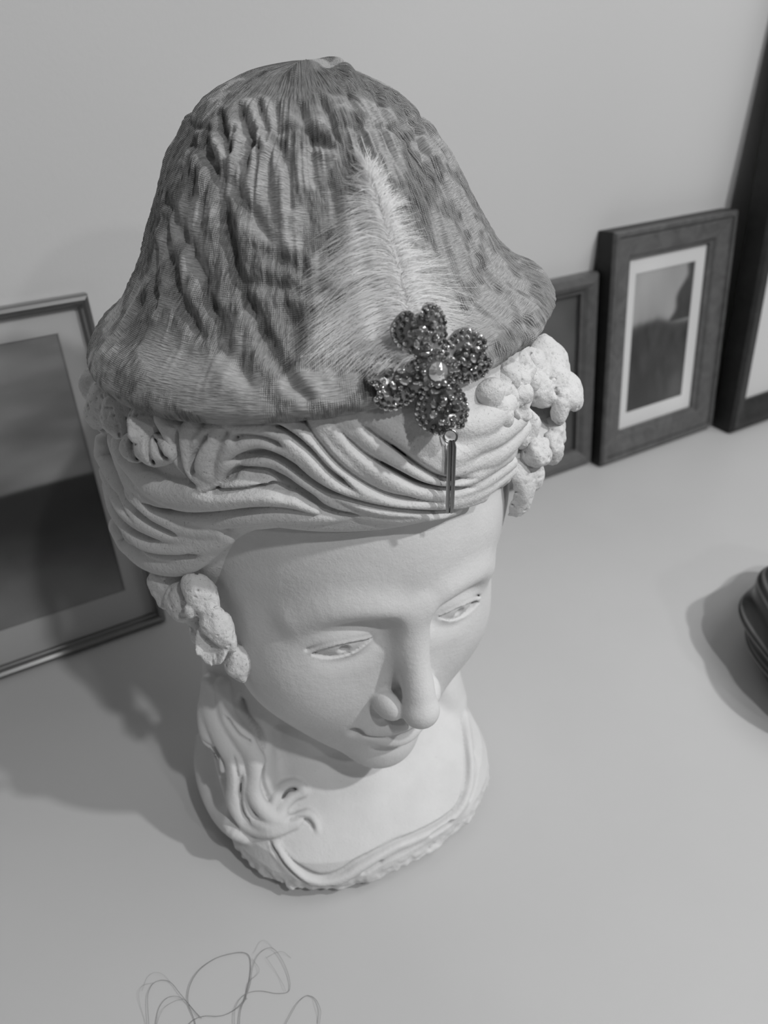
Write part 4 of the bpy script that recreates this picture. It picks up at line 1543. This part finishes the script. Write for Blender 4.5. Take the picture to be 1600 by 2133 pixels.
def picture_frame(name, label, x0, w, h, ybot, lean, prof, depth, rail_mat, mat_w, mat_mat, ink, edge_mat=None, yaw=0.0, glass=True):
    """local: x along the wall, y up the frame, z towards the room; leans back on the wall"""
    lean = math.asin((WALL_Y - 0.0008 - ybot - depth) / h)
    root = thing(name, label, 'picture frame', (x0, ybot, 0.0005))
    Rm = Matrix.Rotation(math.radians(yaw), 4, 'Z') @ Matrix.Rotation(math.pi / 2 - lean, 4, 'X')
    up = Rm @ Vector((0, 1, 0))
    base = Vector((x0, ybot, 0.0005)) + Vector((0, 0, depth * math.sin(lean)))

    def W(x, y, z):
        return base + Rm @ Vector((x, y, z - depth))
    inset = prof[-1][0]
    for side in range(4):
        bm = bmesh.new()
        rows = []
        for (i, z) in [(0, 0.0)] + list(prof) + [(inset, prof[-1][1] - 0.004), (inset * 0.8, 0.0)]:
            if side == 0:
                a, b = (i, i), (w - i, i)
            elif side == 1:
                a, b = (w - i, i), (w - i, h - i)
            elif side == 2:
                a, b = (w - i, h - i), (i, h - i)
            else:
                a, b = (i, h - i), (i, i)
            rows.append((bm.verts.new(W(a[0], a[1], z)), bm.verts.new(W(b[0], b[1], z))))
        n = len(rows)
        for k in range(n):
            p, q = rows[k], rows[(k + 1) % n]
            bm.faces.new((p[0], p[1], q[1], q[0]))
        bm.faces.new([r[0] for r in rows][::-1])
        bm.faces.new([r[1] for r in rows])
        bmesh.ops.recalc_face_normals(bm, faces=bm.faces[:])
        me = bpy.data.meshes.new('frame_rail')
        bm.to_mesh(me)
        bm.free()
        o = link('frame_rail', me, rail_mat, root)
        if edge_mat:
            me.materials.append(edge_mat)
            me.polygons[0].material_index = 1
    # backing, mat with window, print, glass
    zf = prof[-1][1] - 0.004

    def quadbox(nm, xa, ya, xb, yb, z1, z0, mt):
        V = [W(x, y, z) for z in (z0, z1) for x, y in ((xa, ya), (xb, ya), (xb, yb), (xa, yb))]
        Fq = [(3, 2, 1, 0), (4, 5, 6, 7), (0, 1, 5, 4), (1, 2, 6, 5), (2, 3, 7, 6), (3, 0, 4, 7)]
        return link(nm, raw_mesh(nm, np.array([tuple(v) for v in V]), np.array(Fq), False), mt, root)
    e = inset - 0.002
    quadbox('backing_board', e, e, w - e, h - e, 0.0008, 0.0001, rail_mat)
    if mat_w:
        ml, mr, mb, mt_ = mat_w
        xa, ya, xb, yb = inset + ml, inset + mb, w - inset - mr, h - inset - mt_
        V = [W(*p) for p in ((e, e, zf), (w - e, e, zf), (w - e, h - e, zf), (e, h - e, zf),
                             (xa - .0012, ya - .0012, zf), (xb + .0012, ya - .0012, zf), (xb + .0012, yb + .0012, zf), (xa - .0012, yb + .0012, zf),
                             (xa, ya, zf - .0014), (xb, ya, zf - .0014), (xb, yb, zf - .0014), (xa, yb, zf - .0014))]
        Fq = []
        for r in (0, 4):
            for k in range(4):
                Fq.append((r + k, r + (k + 1) % 4, r + 4 + (k + 1) % 4, r + 4 + k))
        link('mat_board', raw_mesh('mat_board', np.array([tuple(v) for v in V]), np.array(Fq), False), mat_mat, root)
    else:
        xa, ya, xb, yb = e, e, w - e, h - e
    nx, ny = 120, 160
    gx, gy = np.meshgrid(np.linspace(0, 1, nx), np.linspace(0, 1, ny))
    o0, ox, oy = (np.array(W(xa - .002, ya - .002, zf - .002)), np.array(W(xb + .002, ya - .002, zf - .002)), np.array(W(xa - .002, yb + .002, zf - .002)))
    V = o0 + gx.reshape(-1, 1) * (ox - o0) + gy.reshape(-1, 1) * (oy - o0)
    i = np.arange(ny - 1)[:, None] * nx + np.arange(nx - 1)[None, :]
    me = raw_mesh('print', V, np.stack([i, i + 1, i + nx + 1, i + nx], -1).reshape(-1, 4), False)
    col = me.color_attributes.new('ink', 'FLOAT_COLOR', 'POINT')
    g = np.clip(ink(gx, gy), 0, 1).reshape(-1)
    col.data.foreach_set('color', np.stack([g, g, g, np.ones_like(g)], 1).astype(np.float32).ravel())
    link('print', me, M_print, root)
    if glass:
        quadbox('glass_pane', e, e, w - e, h - e, zf + 0.0022, zf + 0.0008, M_glass)
    return root


def fb(x, y, s, seed):
    P = np.stack([x * s, y * s, np.full_like(x, seed * 3.3)], -1).astype(F32)
    return vnoise(P, 1.0, seed) + 0.5 * vnoise(P, 2.1, seed + 1) + 0.25 * vnoise(P, 4.3, seed + 2)


def ink_sea(x, y):
    """stormy sky over dark water and a pale shore"""
    xs, ys = x * 1.0, y * 1.3
    sky = 0.25 + 0.14 * fb(xs * 1.5, ys * 3, 3.0, 3)
    sky -= 0.11 * np.exp(-((x - 0.97) / 0.10) ** 2 - ((y - 0.78) / 0.07) ** 2) + 0.09 * np.exp(-((y - 1.0) / 0.06) ** 2)
    land = 0.020 + 0.03 * np.clip(fb(xs, ys * 2, 4.0, 7) + 0.1, 0, 1)
    shore = 0.24 + 0.12 * fb(xs, ys, 4.0, 9)
    m = 1 / (1 + np.exp(-(y - 0.497 - 0.004 * np.sin(x * 9)) * 300))
    m2 = 1 / (1 + np.exp(-(0.20 - 0.25 * (x - 0.75) - y + 0.05 * fb(xs, ys, 5, 4)) * 16))
    return sky * m + (1 - m) * (land * (1 - m2) + shore * m2)


def ink_cliff(x, y):
    sky = 0.33 + 0.10 * fb(x, y, 3.0, 13)
    ground = 0.050 + 0.035 * fb(x * 1.2, y, 6.0, 15)
    hill = 0.62 + 0.03 * np.sin(x * 5) + 0.015 * fb(x, y, 9, 3)
    edge = 0.66 + 0.26 * np.clip(1 - (y - 0.62) / 0.40, 0, 1) ** 0 * ((y - 0.64) / 0.36) + 0.03 * np.sin(y * 30) + 0.02 * fb(x, y, 12, 4)
    m = 1 / (1 + np.exp(-(hill - y) * 90))
    c = 1 / (1 + np.exp(-(x - edge) * 70)) * (y > 0.60)
    m = np.maximum(m, c)
    return sky * (1 - m) + ground * m


def ink_dusk(x, y):
    return 0.085 + 0.045 * fb(x, y * 1.5, 3.0, 23) - 0.02 * (y < 0.5)


def ink_pale(x, y):
    return 0.55 + 0.08 * fb(x, y, 2.0, 33)


picture_frame('picture_frame', 'narrow silver framed dark seascape print leaning on the wall left of the bust', -0.40, 0.343, 0.300, 0.2320, 8.5,
              [(0.0, 0.010), (0.0010, 0.0125), (0.0035, 0.0140), (0.0060, 0.0125), (0.0075, 0.0085), (0.0085, 0.0080)], 0.012, M_silver,
              (0.020, 0.0195, 0.031, 0.0185), M_matg, ink_sea)
picture_frame('picture_frame', 'brown wooden framed dusky picture partly hidden behind the flowers of the bust', 0.280, 0.206, 0.230, 0.2420, 8.5,
              [(0.0, 0.010), (0.002, 0.015), (0.010, 0.017), (0.015, 0.014), (0.019, 0.009), (0.021, 0.0085)], 0.016, M_woodA, None, None, ink_dusk)
picture_frame('picture_frame', 'wide burl wood frame with white mat and small cliff landscape, third from the left', 0.489, 0.198, 0.273, 0.2290, 7.5,
              [(0.0, 0.022), (0.002, 0.026), (0.006, 0.026), (0.007, 0.023), (0.010, 0.024), (0.028, 0.021), (0.030, 0.018), (0.034, 0.0165)], 0.025, M_woodB,
              (0.016, 0.016, 0.019, 0.019), M_mat, ink_cliff, M_edge)
picture_frame('picture_frame', 'tall dark wooden frame with white mat cut off by the right edge', 0.696, 0.40, 0.62, 0.2040, 8.5,
              [(0.0, 0.026), (0.003, 0.031), (0.010, 0.030), (0.013, 0.025), (0.026, 0.023), (0.030, 0.019), (0.034, 0.017)], 0.030, M_woodC,
              (0.07, 0.07, 0.07, 0.07), M_mat, ink_pale, M_edge)

# ================================================================== dark striped cap at the right edge
M_satin = new_mat('dark_striped_satin', 0.03, 0.35, 0, 0.5)
t = NT(M_satin)
tc = t.n('ShaderNodeTexCoord')
sep = t.n('ShaderNodeSeparateXYZ')
t.l(tc.outputs['UV'], sep.inputs[0])
v_ = sep.outputs[1]
fine = t.math('FRACT', t.math('MULTIPLY', v_, 6.0))
st = t.ramp(fine, [(0.0, 0.018), (0.44, 0.018), (0.47, 0.16), (0.53, 0.16), (0.56, 0.02), (0.66, 0.02), (0.69, 0.13), (0.73, 0.13), (0.76, 0.022)])
t.l(st, t.b.inputs['Base Color'])
nu, nv = 160, 120
u = np.linspace(0, 2 * math.pi, nu, endpoint=False)
s = np.linspace(0, 1, nv)
pr = np.array([(0, .078, .0), (.06, .082, .001), (.2, .089, .012), (.38, .096, .028), (.5, .098, .038), (.6, .094, .050), (.75, .078, .068), (.9, .040, .074), (1, 0, .075)])
rr, zz = np.interp(s, pr[:, 0], pr[:, 1]), np.interp(s, pr[:, 0], pr[:, 2])
ker = np.hanning(13)
ker /= ker.sum()
rr[7:-7], zz[7:-7] = np.convolve(rr, ker, 'same')[7:-7], np.convolve(zz, ker, 'same')[7:-7]
U, S = np.meshgrid(u, s)
fold = 0.004 * np.sin(U * 7 + 3 * S * 3) * np.clip(S * 2, 0, 1) * np.clip((1 - S) * 4, 0, 1) + 0.0035 * np.sin(S * 34 + 2.2 * np.sin(U * 2)) * np.clip((1 - S) * 3, 0, 1) * np.clip(S * 5, 0, 1)
rr, zz = rr * 1.2, zz * 1.15
R_ = rr[:, None] + fold
Z_ = zz[:, None] + 0.25 * fold + 0 * U
CAPX, CAPY = 0.446, -0.158
V = np.stack([CAPX + R_ * np.cos(U), CAPY + R_ * np.sin(U) * 1.05, np.maximum(Z_, 0.0008)], -1).reshape(-1, 3)
i = np.arange(nv - 1)[:, None] * nu
j = np.arange(nu)[None, :]
Fc = np.stack([i + j, i + (j + 1) % nu, i + nu + (j + 1) % nu, i + nu + j], -1).reshape(-1, 4)
me = raw_mesh('cap_cloth', V, Fc)
uvl = me.uv_layers.new(name='UVMap')
li = np.empty(len(me.loops), np.int32)
me.loops.foreach_get('vertex_index', li)
uvl.data.foreach_set('uv', np.stack([(li % nu) / nu, (li // nu) / (nv - 1) + 0.06 * np.sin((li % nu) / nu * 2 * math.pi * 2)], 1).astype(np.float32).ravel())
cap = link('satin_cap', me, M_satin, None)
cap['label'] = 'dark shiny striped cloth cap lying on the sideboard at the right edge'
cap['category'] = 'cap'

# ================================================================== loose thread
M_thread = new_mat('thin_grey_thread', 0.26, 0.4, 0, 0.5)


def table_pt(px, py, z=0.0006):
    d = rays([(px, py)])[0]
    return CAM + d * ((z - CAM[2]) / d[2])


crop = lambda q: [(250 + x / 3.2, 1850 + y / 3.2) for x, y in q]
threads = [
    ([(200, 1000), (195, 906), (187, 760), (195, 690), (225, 635), (280, 614), (340, 632), (400, 705), (470, 790), (530, 860)], 0.00013),
    ([(240, 1000), (240, 890), (262, 800), (310, 742), (370, 727), (430, 748), (480, 800), (545, 870)], 0.00012),
    ([(245, 910), (270, 850), (310, 790), (370, 752), (430, 748)], 0.00008),
    ([(515, 1000), (500, 890), (462, 790), (455, 720), (480, 630), (540, 545), (640, 475), (740, 442), (820, 432), (862, 455), (872, 520), (862, 620), (838, 720), (806, 820), (798, 920), (798, 1000)], 0.00019),
    ([(835, 740), (870, 640), (885, 540), (920, 455), (980, 408), (1030, 415), (1080, 480), (1120, 570), (1135, 650), (1118, 695), (1040, 702), (960, 688), (890, 690), (830, 715), (785, 770), (765, 850), (768, 1000)], 0.00013),
    ([(880, 470), (930, 560), (850, 640), (840, 740), (800, 810)], 0.00008),
    ([(440, 930), (500, 882), (570, 858), (650, 855), (720, 838), (790, 800), (850, 740)], 0.00015),
    ([(970, 460), (1040, 560), (1085, 640), (1105, 690)], 0.00006),
    ([(1090, 940), (1130, 870), (1180, 780), (1230, 726), (1270, 720), (1310, 750), (1338, 820), (1335, 880), (1318, 1000)], 0.00013),
    ([(1250, 718), (1290, 740), (1318, 820), (1318, 900)], 0.00007),
    ([(175, 1000), (170, 900), (135, 780), (130, 700), (160, 650), (220, 632)], 0.00006),
    ([(150, 690), (180, 600), (230, 570), (290, 580), (340, 630)], 0.00005),
    ([(890, 440), (930, 365), (980, 360), (1020, 400)], 0.00005),
    ([(980, 470), (1030, 435), (1090, 432), (1140, 465)], 0.00006),
]
Vs, Fs, nv0 = [], [], 0
for q, r in threads:
    c = catmull(np.array([table_pt(x, y) for x, y in crop(q)]), 8)
    c[:, 2] = 0.0007 + 0.0012 * (0.5 + 0.5 * np.sin(np.linspace(0, 9, len(c)) + nv0))
    m = tube_mesh('tmp', c, r * 1.0, 4)
    vv = np.empty(len(m.vertices) * 3, np.float32)
    m.vertices.foreach_get('co', vv)
    Vs.append(vv.reshape(-1, 3))
    ff = np.empty(len(m.loops), np.int32)
    m.loops.foreach_get('vertex_index', ff)
    Fs.append(ff.reshape(-1, 4) + nv0)
    nv0 += len(m.vertices)
    bpy.data.meshes.remove(m)
th = link('thread', raw_mesh('thread', np.vstack(Vs), np.vstack(Fs)), M_thread)
th['label'] = 'loose tangle of fine looped thread on the sideboard in front of the bust'
th['category'] = 'thread'
print('all', time.time() - T0)
